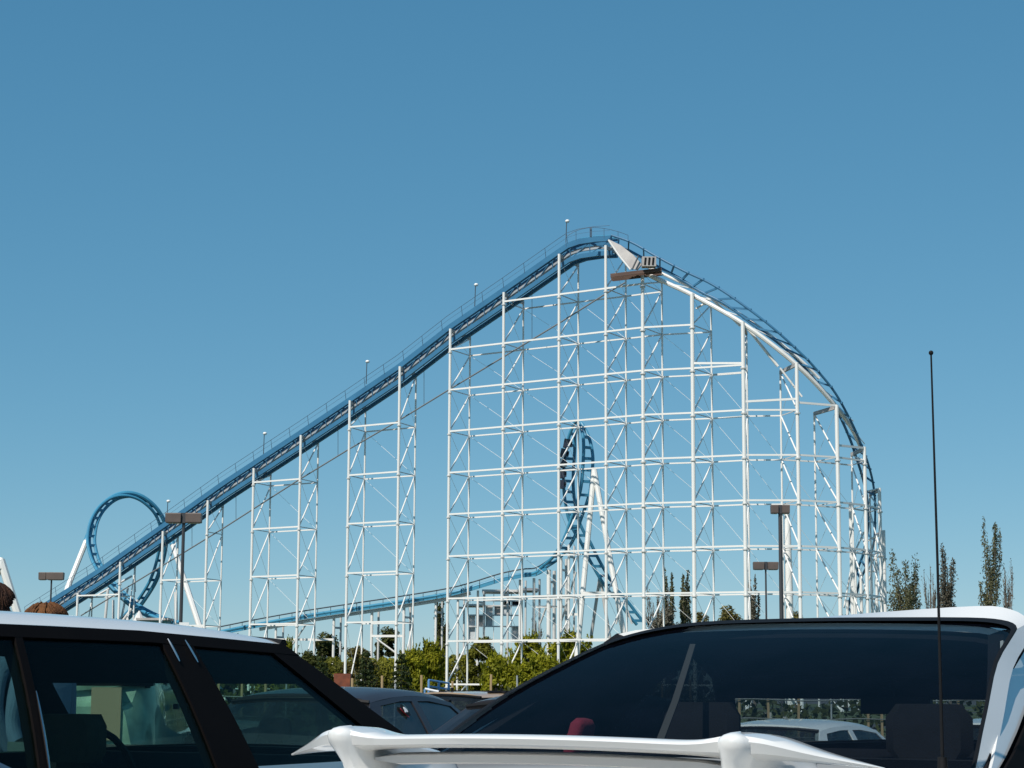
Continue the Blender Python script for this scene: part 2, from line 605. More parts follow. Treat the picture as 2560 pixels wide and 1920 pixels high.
for i in range(len(FRONT)):
    lev = LEV_A if i < 8 else LEV_B
    lv = [GZ + 0.1] + [z for z in lev if z < fcol[i].z - 0.8] + [fcol[i].z - 0.4]
    if i < 2:
        lv = [GZ + 0.1, fcol[i].z - 0.4]
    p, q = fcol[i], rcol[i]
    for k in range(len(lv) - 1):
        a = Vector((p.x, p.y, lv[k]))
        c = Vector((q.x, q.y, lv[k + 1]))
        bar('diagonal_brace', a, c, 0.17, 0.17, 'white_steel', rc)
        a2 = Vector((q.x, q.y, lv[k]))
        c2 = Vector((p.x, p.y, lv[k + 1]))
        bar('cross_rod', a2, c2, 0.035, 0.035, 'white_steel_worn', rc)
        if k:
            bar('bent_strut', Vector((p.x, p.y, lv[k])), Vector((q.x, q.y, lv[k])), 0.07, 0.10, 'white_steel_worn', rc, 'box')

for i, j, y0, y1 in ((13, 14, 908, 908), (14, 15, 1004, 997), (15, 16, 1006, 1014), (16, 17, 1113, 1120), (12, 13, 700, 760)):
    if i == 12:
        continue
    za, zb_ = at(FRONT[i][0], y0, lift_depth(FRONT[i][0])).z, at(FRONT[j][0], y1, lift_depth(FRONT[j][0])).z
    bar('girt', (fcol[i].x, fcol[i].y, za), (fcol[j].x, fcol[j].y, zb_), 0.16, 0.22, 'white_steel', rc, 'box')
    if i == 13:
        bar('rear_girt', (rcol[i].x, rcol[i].y, za - 0.6), (rcol[j].x, rcol[j].y, za - 0.6), 0.13, 0.15, 'white_steel', rc, 'box')

for i, p in enumerate(fcol):
    lev = LEV_A if i < 8 else LEV_B
    w = 0.31 if i < 12 else 0.4
    for z in [z for z in lev if z < p.z - 0.8]:
        bar('column_flange', (p.x, p.y, z - 0.42), (p.x, p.y, z - 0.28), w * 1.55, w * 1.55, 'white_steel_worn', rc)

# lift track: twin blue rail beams, lower chord, webs, ties, stringers and handrail
TOPLINE = [(66, 1535), (246, 1421), (399, 1314), (560, 1200), (751, 1075), (872.5, 994), (997, 910), (1124, 811), (1257, 720), (1396, 623), (1421, 606), (1450, 596), (1490, 590), (1528, 588)]
LF = [at(px, py + 8, lift_depth(px) + 0.9) for px, py in TOPLINE]
LR = [at(px, py + 8, lift_depth(px) + 0.9) + Vector((0.45, 0.89, 0)) * 2.0 for px, py in TOPLINE]


def poly(name, pts, r, mname, root, n=8, smooth=True):
    bb = MB()
    bb.tube([Vector(p) - root.location for p in pts], r, n)
    return bb.build(name, M[mname], root, smooth)


def ribbon_beam(name, pts, w, h, mname, root):
    """rectangular beam swept along a polyline, kept upright"""
    bb = MB()
    pts = [Vector(p) for p in pts]
    rows = []
    for i, p in enumerate(pts):
        t = (pts[min(i + 1, len(pts) - 1)] - pts[max(i - 1, 0)]).normalized()
        s = t.cross(Vector((0, 0, 1))).normalized()
        u = s.cross(t)
        rows.append([p - root.location + s * a * w / 2 + u * c * h / 2 for a, c in ((-1, -1), (1, -1), (1, 1), (-1, 1))])
    bb.grid(rows, True)
    bb.f.append((0, 1, 2, 3))
    k = len(bb.v)
    bb.f.append((k - 1, k - 2, k - 3, k - 4))
    return bb.build(name, M[mname], root)


lift_n = 11
ribbon_beam('rail_beam', LF, 0.34, 0.62, 'blue_steel', rc)
ribbon_beam('rail_beam', LR, 0.34, 0.62, 'blue_steel', rc)
rail_u = Vector((0, 0, 0.42))
poly('running_rail', [(a * 0.82 + c * 0.18) + rail_u for a, c in zip(LF, LR)], 0.09, 'bright_blue_steel', rc)
poly('running_rail', [(a * 0.18 + c * 0.82) + rail_u for a, c in zip(LF, LR)], 0.09, 'bright_blue_steel', rc)
mid = [(a + c) / 2 for a, c in zip(LF, LR)]
chordp = [m_ - Vector((0, 0, 1.62)) for m_ in mid]
ribbon_beam('lower_chord', [p - Vector((0.2, 0.45, 0)) * 1.6 for p in chordp], 0.30, 0.50, 'blue_steel', rc)
ribbon_beam('lower_chord', [p + Vector((0.2, 0.45, 0)) * 1.6 for p in chordp], 0.30, 0.40, 'blue_steel', rc)
ribbon_beam('stringer', [m_ - Vector((0, 0, 0.95)) - Vector((0.45, 0.89, 0)) * 0.7 for m_ in mid], 0.25, 0.22, 'grey_steel', rc)
ribbon_beam('walkway', [m_ - Vector((0, 0, 0.62)) for m_ in mid[:-1]], 0.9, 0.06, 'grey_steel', rc)
fa = resample([Vector(p) for p in LF], 2.6)
fb = resample([Vector(p) for p in LR], 2.6)
n = min(len(fa), len(fb))
for i in range(n):
    bar('track_tie', fa[i] - Vector((0, 0, 0.2)), fb[i] - Vector((0, 0, 0.2)), 0.16, 0.22, 'blue_steel', rc, 'box')
    c = (fa[i] + fb[i]) / 2 - Vector((0.32, 0.72, 1.5))
    bar('truss_web', fa[i] - Vector((0, 0, 0.3)), c, 0.08, 0.08, 'blue_steel', rc, 'box')
    if i + 1 < n:
        bar('truss_web', c, fa[i + 1] - Vector((0, 0, 0.3)), 0.07, 0.07, 'blue_steel', rc, 'box')
# handrail
hp = [p + Vector((-0.2, -0.4, 1.35)) for p in LF]
hp2 = resample(hp, 3.2)
bb = MB()
bb.tube([p - rc.location for p in hp], 0.03, 5)
bb.tube([p - rc.location - Vector((0, 0, 0.55)) for p in hp], 0.016, 5)
for p in hp2:
    bb.tube([p - rc.location, p - rc.location - Vector((-0.15, -0.3, 1.3))], 0.03, 4)
bb.build('handrail', M['rail_grey_blue'], rc)
# rail over the summit
sm = [at(px, py, 216.5) for px, py in ((1415, 592), (1440, 577), (1475, 569), (1510, 571), (1545, 579), (1570, 588))]
bb = MB()
bb.tube([p - rc.location for p in catmull(sm, 4)], 0.032, 5)
for p in sm[:]:
    bb.tube([p - rc.location, p - rc.location - Vector((0, 0, 1.1))], 0.03, 4)
bb.box(at(1477, 580, 216.8) - rc.location, (0.25, 0.25, 1.1))
bb.build('summit_handrail', M['rail_grey_blue'], rc)
# flood lamps up the lift
for px, py, pb in ((419.5, 1253, 1300), (660.7, 1083.7, 1135), (917.3, 904, 960), (1188.8, 712, 766), (1416.7, 553, 606)):
    D = lift_depth(px) + 0.8
    p = at(px, py, D)
    q = at(px - 2, pb, D)
    o = bar('lamp_post', q, p, 0.10, 0.10, 'dark_steel', rc)
    bb = MB()
    bb.ball(p - rc.location + Vector((0.08, 0, 0.0)), 0.24, 10, 6, (1.1, 1.1, 0.8))
    bb.build('lamp_globe', M['globe'], rc, 'all')
# chain return trough hanging below the lift
CH = [(202.5, 1539), (400, 1418), (560, 1319.6), (748, 1199), (872.5, 1123), (994, 1053), (1121.4, 975), (1262.5, 890), (1401, 806), (1511, 736.5), (1563.5, 706)]
poly('chain_trough', [at(px, py, lift_depth(px) + 2.2) for px, py in CH], 0.085, 'dark_grey_steel', rc, 6)
for px, y0, y1 in ((590, 1228, 1300), (845, 1022, 1140), (1060, 872, 1012), (1330, 690, 852), (1700 / 3.456 * 0 + 480, 1300, 1369)):
    D = lift_depth(px) + 2.2
    bar('hanger', at(px, y0, D), at(px, y1, D), 0.06, 0.06, 'dark_steel', rc)

# first drop: two rails, ties, white girder on the column heads
UP = [(1528, 588), (1581, 607), (1639, 640), (1709, 677), (1782, 712), (1860, 764), (1935, 822), (2002, 883), (2036, 918), (2083, 975), (2117, 1033), (2140, 1080), (2158, 1125), (2172, 1165), (2182, 1205), (2187, 1245), (2188, 1288), (2185, 1350), (2172, 1404), (2152, 1447), (2140, 1490), (2128, 1530)]
LO = [(1528, 604), (1580, 630), (1640, 664), (1696, 694), (1750, 728), (1814, 761), (1886, 814), (1945, 857), (1993, 899), (2046, 961), (2078, 1000), (2102, 1045), (2126, 1100), (2141, 1145), (2154, 1185), (2166, 1235), (2171, 1285), (2168, 1335), (2158, 1385), (2141, 1430), (2131, 1476), (2120, 1518)]
DD = [215.6, 215.0, 214.0, 212.8, 211.9, 210.8, 210.2, 210.2, 210.6, 211.6, 213.0, 214.5, 216.5, 218.3, 220, 221.5, 223, 225, 227, 229, 231, 233]
U3 = catmull([at(px, py, d - 0.4) for (px, py), d in zip(UP, DD)], 6)
L3 = catmull([at(px, py, d + 0.7) for (px, py), d in zip(LO, DD)], 6)
poly('running_rail', U3, 0.13, 'blue_steel', rc)
poly('running_rail', L3, 0.15, 'blue_steel', rc)
acc = 0
for i in range(1, len(U3)):
    acc += (U3[i] - U3[i - 1]).length
    if acc > 1.75:
        acc = 0
        bar('track_tie', U3[i] + (U3[i] - L3[i]) * 0.12, L3[i] + (L3[i] - U3[i]) * 0.12, 0.16, 0.20, 'blue_steel', rc, 'box')
GIRD = [(1606, 679), (1668, 708), (1730, 737), (1795, 772), (1857, 809), (1925, 858), (1991, 912), (2042, 962), (2091, 1018), (2128, 1068), (2156, 1125)]
GD = [214.5, 213.6, 212.9, 211.7, 210.8, 210.4, 210.6, 211.3, 212.6, 214.3, 216.5]
gp = [at(px, py, d) for (px, py), d in zip(GIRD, GD)]
poly('track_girder', catmull(gp, 4), 0.24, 'white_steel', rc)
gp2 = [p + Vector((0.35, 0.5, 0.75)) for p in gp[:8]]
poly('track_girder', catmull(gp2, 4), 0.16, 'white_steel', rc)
for (p, q) in zip(gp[1:], gp[2:]):
    bar('girder_web', p, q + Vector((0.3, 0.3, 0.7)), 0.10, 0.10, 'white_steel', rc)
for a, c, w in (((1730, 740), (1777, 749), 0.3), ((1740, 745), (1765, 762), 0.2), ((1740, 772), (1772, 752), 0.22), ((1782, 750), (1851, 815), 0.26), ((1870, 822), (1945, 916), 0.32), ((1950, 920), (2005, 992), 0.22)):
    d = lift_depth((a[0] + c[0]) / 2) + 1.8
    bar('knee_brace', at(*a, d), at(*c, d), w, w, 'white_steel', rc)
for px, yt, yb_, d, w in ((2127, 1256, 1540, 222, 0.50), (2118, 1500, 1540, 224, 0.3), (2152, 1430, 1540, 226, 0.34), (2178, 1424, 1540, 226, 0.30), (2190, 1392, 1540, 223, 0.28), (2204, 1440, 1540, 225, 0.34), (2138, 1380, 1540, 227, 0.22)):
    p, q = at(px, yt, d), at(px, yb_, d)
    bar('drop_post', (p.x, p.y, GZ), p, w, w, 'white_steel', rc)
for a, c, d in (((2127, 1400), (2160, 1330), 223), ((2110, 1520), (2128, 1420), 223), ((2168, 1430), (2200, 1370), 223), ((2150, 1500), (2180, 1430), 225), ((2184, 1520), (2206, 1448), 224), ((2170, 1352), (2198, 1336), 223), ((2128, 1470), (2152, 1540), 224), ((2166, 1428), (2188, 1428), 224), ((2170, 1228), (2196, 1222), 220)):
    bar('drop_brace', at(*a, d), at(*c, d), 0.2, 0.2, 'white_steel', rc)
bb = MB()
mt = at(1967, 1258, 214.5)
bb.tube([(mt.x - rc.location.x + dx, mt.y - rc.location.y, z) for dx, z in ((0.12, 0.0), (0.12, (mt.z - GZ) * 0.55), (0.04, (mt.z - GZ) * 0.82), (0, (mt.z - GZ) * 0.95), (-0.12, mt.z - GZ))], 0.3, 10, radii=[0.40, 0.40, 0.36, 0.28, 0.10])
bb.build('service_mast', M['white_steel'], rc, True)

# summit platform with its planks, sloping panels and motor housing
pl = [at(1526, 688, 212.9), at(1654, 673, 212.4)]
ax = (pl[1] - pl[0]).normalized()
ay = Vector((-ax.y, ax.x, 0)).normalized()
for k in range(6):
    o = ay * (0.2 + 0.44 * k)
    bar('platform_plank', pl[0] + o + ax * (0.1 * (k % 2)), pl[1] + o, 0.10, 0.40, 'plank_wood', rc, 'box')
bar('platform_edge', pl[0] - Vector((0, 0, 0.18)), pl[1] - Vector((0, 0, 0.12)), 0.1, 0.12, 'plank_wood', rc, 'box')
bb = MB()
pa = [at(1521, 598, 214.6), at(1552, 613, 214.2), at(1584, 638, 213.6), at(1604, 660, 213.3)]
pb = [at(1525, 608, 214.4), at(1547, 638, 214.0), at(1570, 668, 213.6), at(1592, 675, 213.3)]
bb.slab([[p - rc.location for p in pa], [p - rc.location for p in pb]], Vector((0.1, 0.25, 0)))
bb.build('sloping_panel', M['pale_panel'], rc)
poly('panel_edge', [at(1521, 600, 214.2), at(1548, 640, 213.8), at(1576, 674, 213.4)], 0.10, 'white_steel', rc)
hx = at(1622, 656, 212.2)
bb = MB()
bb.box(hx - rc.location, (1.5, 1.2, 1.05))
bb.build('motor_housing', M['pale_panel'], rc)
for k in range(3):
    bar('housing_louvre', hx + Vector((-0.46 + 0.42 * k, -0.62, -0.4)), hx + Vector((-0.38 + 0.42 * k, -0.62, 0.4)), 0.2, 0.05, 'black_trim', rc, 'box')
bar('platform_bracket', at(1596, 640, 213), at(1580, 674, 213), 0.18, 0.18, 'dark_steel', rc)


# ------------------------------------------------------------------ loops
def ladder(root, C, L, gauge, rr, step, mname, spine_off=0.45):
    """rails, ties (each its own part) and spine along a centre line C; L = unit lateral (Vector or list)"""
    n_ = len(C)
    Ls = L if isinstance(L, list) else [L] * n_
    A = [c + l * gauge / 2 for c, l in zip(C, Ls)]
    B = [c - l * gauge / 2 for c, l in zip(C, Ls)]
    poly('running_rail', A, rr, mname, root)
    poly('running_rail', B, rr, mname, root)
    acc_ = 0
    for i in range(1, n_):
        acc_ += (C[i] - C[i - 1]).length
        if acc_ > step:
            acc_ = 0
            bar('track_tie', A[i], B[i], rr * 1.3, rr * 1.6, mname, root, 'box')
    if spine_off:
        S = []
        for i in range(n_):
            t = (C[min(i + 1, n_ - 1)] - C[max(i - 1, 0)]).normalized()
            S.append(C[i] + t.cross(Ls[i]).normalized() * spine_off)
        poly('track_spine', S, rr * 1.25, mname, root)


lp = empty('coaster_loop', (-52, 276, GZ), 'round blue coaster loop on white splayed legs behind the lift hill foot', 'roller coaster loop', 'coaster loops behind the lift hill')
LEFT = [(440, 1556, 262), (392, 1541, 264), (332, 1508, 267), (272, 1452, 269), (243, 1410, 271), (230, 1370, 272), (228, 1340, 273), (236, 1302, 274), (255, 1270, 275), (284, 1247, 276), (318, 1240, 277), (353, 1248, 278), (383, 1270, 279), (402, 1297, 280), (410, 1330, 281), (407, 1368, 282), (398, 1410, 283), (384, 1450, 284), (362, 1488, 285), (338, 1519, 286), (308, 1546, 287), (262, 1562, 288)]
C = catmull([at(*p) for p in LEFT], 5)
ladder(lp, C, Vector((0.60, 0.80, 0)), 1.25, 0.22, 1.25, 'bright_blue_steel', 0.45)
for top, kn, bot in (((216, 1352, 275), (172, 1462, 272.5), (140, 1570, 270)), ((432, 1362, 279), (466, 1465, 277), (503, 1579, 275))):
    a, k_, c = at(*top), at(*kn), at(*bot)
    c = c + (c - k_) * ((c.z - GZ) / max(0.1, (k_.z - c.z)))
    bar('support_leg', c, k_, 0.78, 0.78, 'white_steel', lp)
    bar('support_leg', k_, a, 0.72, 0.72, 'white_steel', lp)
    bb = MB()
    up_ = (a - k_).normalized()
    bb.tube([a - lp.location, a + up_ * 1.0 - lp.location, a + up_ * 2.6 - lp.location], 0.4, 10, radii=[0.40, 0.42, 0.2])
    bb.build('leg_socket', M['bright_blue_steel'], lp, True)
for a, c, w in (((270, 1472, 280), (262, 1560, 280), 0.4), ((283, 1500, 280), (283, 1560, 280), 0.35), ((240, 1490, 280), (330, 1440, 280), 0.3), ((320, 1470, 281), (300, 1560, 281), 0.3), ((439, 1480, 281), (441, 1560, 281), 0.5), ((401, 1500, 281), (398, 1560, 281), 0.35), ((336, 1410, 281), (338, 1480, 281), 0.22), ((345, 1500, 284), (300, 1562, 284), 0.4)):
    bar('track_post', at(*a), at(*c) * 1.0, w, w, 'white_steel_worn', lp)

mp = empty('coaster_loop', (7.5, 240, GZ), 'narrow blue loop seen edge on inside the white lattice, with low track leading in', 'roller coaster loop', 'coaster loops behind the lift hill')
LOWT = [(545, 1577, 262), (650, 1556, 259), (762, 1536, 256), (880, 1518, 253), (994, 1501, 250), (1115, 1481, 247), (1176, 1466, 246), (1251, 1443, 245), (1306, 1432, 244), (1338, 1429, 243), (1366, 1413, 242), (1388, 1396, 241), (1409, 1370, 240), (1426, 1338, 239.5), (1441, 1295, 239), (1454, 1259, 238.6), (1464, 1222, 238.2), (1469, 1175, 238), (1470, 1128, 238), (1463, 1085, 238.3), (1446, 1054, 239), (1431, 1085, 239.8), (1427, 1121, 240.3), (1422, 1165, 240.6), (1421, 1212, 240.8), (1425, 1255, 241), (1433, 1295, 241.3), (1447, 1328, 241.6), (1463, 1354, 242), (1480, 1389, 242.4), (1498, 1422, 242.8), (1515, 1451, 243.2), (1536, 1480, 243.6), (1560, 1507, 244), (1582, 1536, 244.4), (1604, 1562, 244.8)]
C = catmull([at(*p) for p in LOWT], 5)
Ls = []
for i, p in enumerate(C):
    t = i / len(C)
    a = Vector((0.28, 0.96, 0)) if t < 0.27 else Vector((0.90, 0.44, 0))
    if 0.27 <= t < 0.36:
        k = (t - 0.27) / 0.09
        a = (Vector((0.28, 0.96, 0)) * (1 - k) + Vector((0.90, 0.44, 0)) * k)
    if p.z > at(1448, 1150, 239).z:
        k = min(1.0, (p.z - at(1448, 1150, 239).z) / (at(1448, 1066, 239).z - at(1448, 1150, 239).z))
        a = a.lerp(Vector((0.35, 0.94, 0)), k)
    Ls.append(a.normalized())
C = [p - Vector((0, 0, 0.25)) if i < len(C) * 0.27 else p for i, p in enumerate(C)]
ladder(mp, C, Ls, 1.30, 0.20, 1.20, 'bright_blue_steel', 0)
ribbon_beam('track_girder', [at(px, py + 17, d) for px, py, d in LOWT[1:7]], 0.35, 0.4, 'white_steel', mp)
# outer kerb of the low track (blue fascia)
lowrail = catmull([at(px, py - 9, d - 0.9) for px, py, d in LOWT[:12]], 4)
bb = MB()
bb.tube([p - mp.location for p in lowrail], 0.085, 5)
for p in resample([p.copy() for p in lowrail], 1.9):
    bb.tube([p - mp.location, p - mp.location - Vector((0, 0, 0.95))], 0.035, 4)
bb.build('track_handrail', M['dark_steel'], mp)
ribbon_beam('track_fascia', [at(px, py + 8, d - 0.8) for px, py, d in LOWT[:11]], 0.12, 0.36, 'bright_blue_steel', mp)
ap = at(1485.6, 1174, 234)
for base in ((1447, 1590, 233), (1562, 1600, 231)):
    c = at(*base)
    c = ap + (c - ap) * ((ap.z - GZ) / (ap.z - c.z))
    bar('support_leg', c, ap, 0.62, 0.62, 'white_steel', mp)
bar('leg_tie', at(1453, 1483, 232.6), at(1535, 1483, 231.4), 0.3, 0.35, 'white_steel', mp, 'box')
for base in ((1478, 1590, 246), (1524, 1592, 245)):
    c = at(*base)
    c = at(1500, 1440, 244) + (c - at(1500, 1440, 244)) * ((at(1500, 1440, 244).z - GZ) / (at(1500, 1440, 244).z - c.z))
    bar('rear_leg', c, at(1500, 1440, 244), 0.4, 0.4, 'white_steel_worn', mp)
for i, (px, w) in enumerate(((690, 0.3), (835, 0.34), (930, 0.36), (1010, 0.36), (1090, 0.3), (1145, 0.3), (1195, 0.3), (1255, 0.34), (1300, 0.3), (1335, 0.34), (1372, 0.5), (1402, 0.4), (1422, 0.3))):
    for (a, ya, da), (c, yc, dc) in zip(LOWT, LOWT[1:]):
        if a <= px <= c:
            t = (px - a) / (c - a)
            p = at(px, ya + (yc - ya) * t + 16, da + (dc - da) * t)
            break
    bar('track_post', (p.x, p.y, GZ), p, w, w, 'white_steel', mp)
    q = p + Vector((0.7, 2.0, 0))
    bar('track_post', (q.x, q.y, GZ), q, w * 0.8, w * 0.8, 'white_steel_worn', mp)
    bar('post_beam', p - Vector((0, 0, 1.4)), q - Vector((0, 0, 1.4)), 0.2, 0.25, 'white_steel_worn', mp, 'box')
for a, c in (((681, 1599, 257), (835, 1599, 254)), ((930, 1590, 251.6), (1012, 1590, 249.7)), ((1340, 1517, 243), (1412, 1517, 241)), ((1335, 1494, 243), (1424, 1494, 240)), ((1420, 1536, 241), (1450, 1536, 240))):
    bar('post_beam', at(*a), at(*c), 0.22, 0.28, 'white_steel', mp, 'box')
for a, c in (((712, 1640, 256), (766, 1560, 255)), ((1000, 1640, 250), (940, 1596, 251)), ((1402, 1560, 241), (1440, 1430, 240)), ((1350, 1560, 243), (1372, 1500, 242)), ((1540, 1560, 243), (1556, 1505, 243)), ((1580, 1560, 244), (1560, 1500, 244))):
    bar('post_brace', at(*a), at(*c), 0.22, 0.22, 'white_steel_worn', mp)
for px, d in ((836, 252), (930, 250)):
    p = at(px, 1652, d)
    bb = MB()
    bb.lathe([(0.01, 0.0), (0.75, 0.0), (0.95, 0.55), (1.0, 0.75), (1.15, 0.78), (1.15, 0.98), (0.25, 1.0), (0.01, 1.0)], Vector((p.x, p.y, GZ + 0.7)) - mp.location, 'z', 14)
    bb.build('footing', M['footing_blue'], mp, True)
    bar('footing_stem', (p.x, p.y, GZ), (p.x, p.y, GZ + 0.72), 1.2, 1.2, 'concrete', mp)

# train in the middle loop
tr = empty('coaster_train', at(1410, 1150, 239), 'dark coaster train running down the left side of the edge-on loop', 'coaster train')
prev = None
for k, (px, py) in enumerate(((1419, 1098), (1411, 1122), (1406, 1148), (1403, 1174), (1402, 1200))):
    p = at(px, py, 239.4)
    q = at(px + (1402 - 1419) * 0.25 * (1 if k < 3 else 0.2), py + 22, 239.4)
    d = (q - p)
    m3 = frame_z(d)
    bb = MB()
    bb.box((p + q) / 2 - tr.location, (0.75, 1.2, d.length * 0.92), m3)
    bb.box((p + q) / 2 - tr.location + m3 @ Vector((-0.15, 0, 0)), (1.0, 0.9, d.length * 0.55), m3)
    o = bb.build('train_car', M['navy_paint'], tr)
    for s_ in (-0.32, 0.32):
        b2 = MB()
        b2.ball((p + q) / 2 - tr.location + m3 @ Vector((-0.45, s_, 0)), 0.22, 8, 6)
        b2.build('headrest', M['black_trim'], o, 'all')

# legs of the next loop, cut by the left edge of the picture
sf = empty('support_frame', at(3, 1560, 205) * 1.0, 'white A-shaped coaster support at the far left behind the station wagon', 'support frame')
sf.location.z = GZ
ap = at(2, 1400, 205)
for base in ((52, 1560), (-48, 1560)):
    c = at(*base, 205)
    c = ap + (c - ap) * ((ap.z - GZ) / (ap.z - c.z))
    bar('support_leg', c, ap, 0.85, 0.85, 'white_steel', sf)
bar('leg_tie', at(-22, 1474, 205), at(26, 1474, 205), 0.2, 0.2, 'grey_steel', sf)
bb = MB()
bb.tube([ap - sf.location + Vector((0, 0, z)) for z in (-0.9, -0.2, 0.25)], 0.5, 10, radii=[0.46, 0.46, 0.2])
bb.build('leg_cap', M['white_steel'], sf, True)

# grey station platform under the low track
st = empty('station_building', (Vector((at(1245, 1500, 256).x, 256, GZ))), 'pale grey station building with a dark window strip under the low track', 'building')


def stbox(name, px0, px1, y0, y1, D, dep, mname):
    a, c = at(px0, y1, D), at(px1, y0, D)
    bb_ = MB()
    bb_.box(Vector(((a.x + c.x) / 2, D + dep / 2, (a.z + c.z) / 2)) - st.location, (c.x - a.x, dep, c.z - a.z))
    return bb_.build(name, M[mname], st)


M['grey_wall'] = mat('grey_wall', (0.62, 0.66, 0.68), 0.7, scale=0.6, rgb2=(0.5, 0.54, 0.56))
cols_ = (1170, 1190, 1212, 1234, 1256, 1278, 1300)
rows_ = (1482, 1502, 1514, 1538, 1566, 1600)
for x_ in cols_:
    stbox('frame_post', x_ - 1.5, x_ + 1.5, 1478 if x_ > 1205 else 1514, 1690, 256, 0.3, 'white_steel_worn')
    stbox('frame_post', x_ - 1.2, x_ + 1.2, 1482 if x_ > 1205 else 1516, 1690, 261, 0.3, 'white_steel_worn')
for k, y_ in enumerate(rows_):
    stbox('frame_rail', 1212 if y_ < 1512 else 1168, 1302, y_ - 1.3, y_ + 1.3, 255.9, 0.25, 'white_steel_worn')
for i in range(len(cols_) - 1):
    for k in range(len(rows_) - 1):
        if (i < 2 and k < 2) or (i * 5 + k * 3) % 7 in (1, 3, 4, 6) or k == 1:
            continue
        stbox('wall_panel', cols_[i] + 2, cols_[i + 1] - 2, rows_[k] + 1.6, rows_[k + 1] - 1.6, 256.2 + 0.15 * ((i + k) % 3), 0.12, ('grey_wall', 'canvas', 'canvas', 'pale_panel')[(i + 2 * k) % 4])
stbox('roof', 1205, 1306, 1474, 1479, 255.4, 6.4, 'canvas')
stbox('side_roof', 1162, 1211, 1510, 1514, 255.6, 6, 'canvas')
for k in range(2):
    stbox('window', 1258 + k * 22, 1276 + k * 22, 1503.5, 1512.5, 256.1, 0.15, 'black_trim')
stbox('canopy', 1302, 1345, 1470, 1476, 255, 6, 'grey_steel')

# white tents and little teal kiosk at the foot of the left loop
for px, w_, yt, lab in ((347, 58, 1527, 'white peaked canvas tent at the foot of the round loop'), (318, 34, 1543, 'small white canvas tent left of the peaked tent')):
    p = at(px, 1564, 258)
    t_ = empty('canvas_tent', (p.x, p.y, GZ), lab, 'tent')
    zt = at(px, yt, 258).z - GZ
    hw = w_ / 2 * 258 / FPX
    bb = MB()
    rows = []
    for k in range(7):
        s_ = k / 6
        r_ = hw * (1 - s_) ** 0.8 + 0.06
        rows.append([(r_ * math.cos(a_ * math.pi / 4 + 0.4) * 1.2, r_ * math.sin(a_ * math.pi / 4 + 0.4) * 1.2, zt * (0.62 + 0.38 * s_)) for a_ in range(8)])
    bb.grid(rows, True)
    bb.build('tent_roof', M['canvas'], t_, True)
    bb = MB()
    bb.box((0, 0, zt * 0.31), (hw * 1.5, hw * 1.5, zt * 0.62))
    bb.build('tent_wall', M['canvas'], t_)
p = at(388, 1556, 259)
t_ = empty('kiosk', (p.x, p.y, GZ), 'low teal kiosk right of the white canvas tents', 'kiosk')
bb = MB()
zt = at(388, 1546, 259).z - GZ
bb.box((0, 0, zt / 2 - 0.15), (3.6, 3, zt - 0.3))
bb.build('wall', M['teal'], t_)
bb = MB()
bb.box((0, -0.1, zt - 0.14), (4.2, 3.8, 0.28))
bb.build('roof', M['pale_panel'], t_)
bb = MB()
bb.box((0.4, -1.53, zt - 0.95), (1.8, 0.06, 0.7))
bb.build('window', M['black_trim'], t_)


# ------------------------------------------------------------------ car park lamps
def car_park_lamp(px, ytop, D, heads, hw, hh, label, pole_w=0.17, mname='pole_dark', depth=0.55):
    p = at(px, ytop, D)
    r_ = empty('parking_lamp', (p.x, p.y, gz(p.y)), label, 'lamp post', 'lamp posts of the car park')
    H = p.z - gz(p.y)
    bb_ = MB()
    bb_.tube([(0, 0, 0), (0, 0, H - hh * 0.6)], pole_w / 2, 8, radii=[pole_w * 0.62, pole_w * 0.5])
    bb_.build('pole', M[mname], r_, True)
    bb_ = MB()
    bb_.box((0, 0, 0.3), (0.5, 0.5, 0.6))
    bb_.build('base', M['concrete'], r_)
    for x0, x1 in heads:
        bb_ = MB()
        w = x1 - x0
        cx = (x0 + x1) / 2
        z0, z1 = H - hh, H
        rows = []
        for z, k in ((z0, 0.90), (z0 + 0.04, 0.97), (z1 - 0.05, 1.0), (z1, 0.95)):
            rows.append([(cx - w / 2 * k, -depth / 2 * k, z), (cx + w / 2 * k, -depth / 2 * k, z), (cx + w / 2 * k, depth / 2 * k, z), (cx - w / 2 * k, depth / 2 * k, z)])
        bb_.grid(rows, True)
        bb_.f += [(0, 1, 2, 3)[::-1], (12, 13, 14, 15)]
        hd = bb_.build('lamp_head', M['bronze'], r_)
        b2 = MB()
        b2.box((cx, 0, z0 - 0.012), (w * 0.74, depth * 0.7, 0.03))
        b2.build('lens', M['lens'], hd)
    bb_ = MB()
    bb_.box((0, 0, H - hh * 0.5), (0.24, 0.3, hh * 1.04))
    bb_.build('bracket', M[mname], r_)
    return r_


car_park_lamp(460, 1283, 107, [(-0.95, -0.12), (0.12, 0.95)], 1.9, 0.52, 'dark lamp post with twin brown heads crossing the foot of the lift hill', 0.17)
car_park_lamp(129.5, 1431, 154, [(-0.95, -0.4), (-0.38, 0.93)], 1.9, 0.57, 'far left lamp post with a flat brown head, beside the white loop leg', 0.13)
car_park_lamp(1914, 1405, 150, [(-0.93, -0.13), (0.13, 0.93)], 1.9, 0.57, 'lamp post with twin dark heads, the shorter of the pair at the right', 0.13)
car_park_lamp(1950, 1263, 125, [(-0.58, -0.13), (0.10, 0.58)], 1.2, 0.52, 'taller right lamp post with two small rounded heads inside the lattice', 0.24)
p = at(460, 1575, 106.6)
sg = empty('row_sign', (p.x, p.y, gz(p.y)), 'small white row sign with a pale blue patch on a lamp post', 'sign')
zc = at(460, 1566, 106.6).z - sg.location.z
bb = MB()
bb.box((0, 0, zc), (0.52, 0.05, 0.42))
bb.build('board', M['sign_white'], sg)
bb = MB()
bb.box((0.0, -0.032, zc - 0.06), (0.28, 0.012, 0.14))
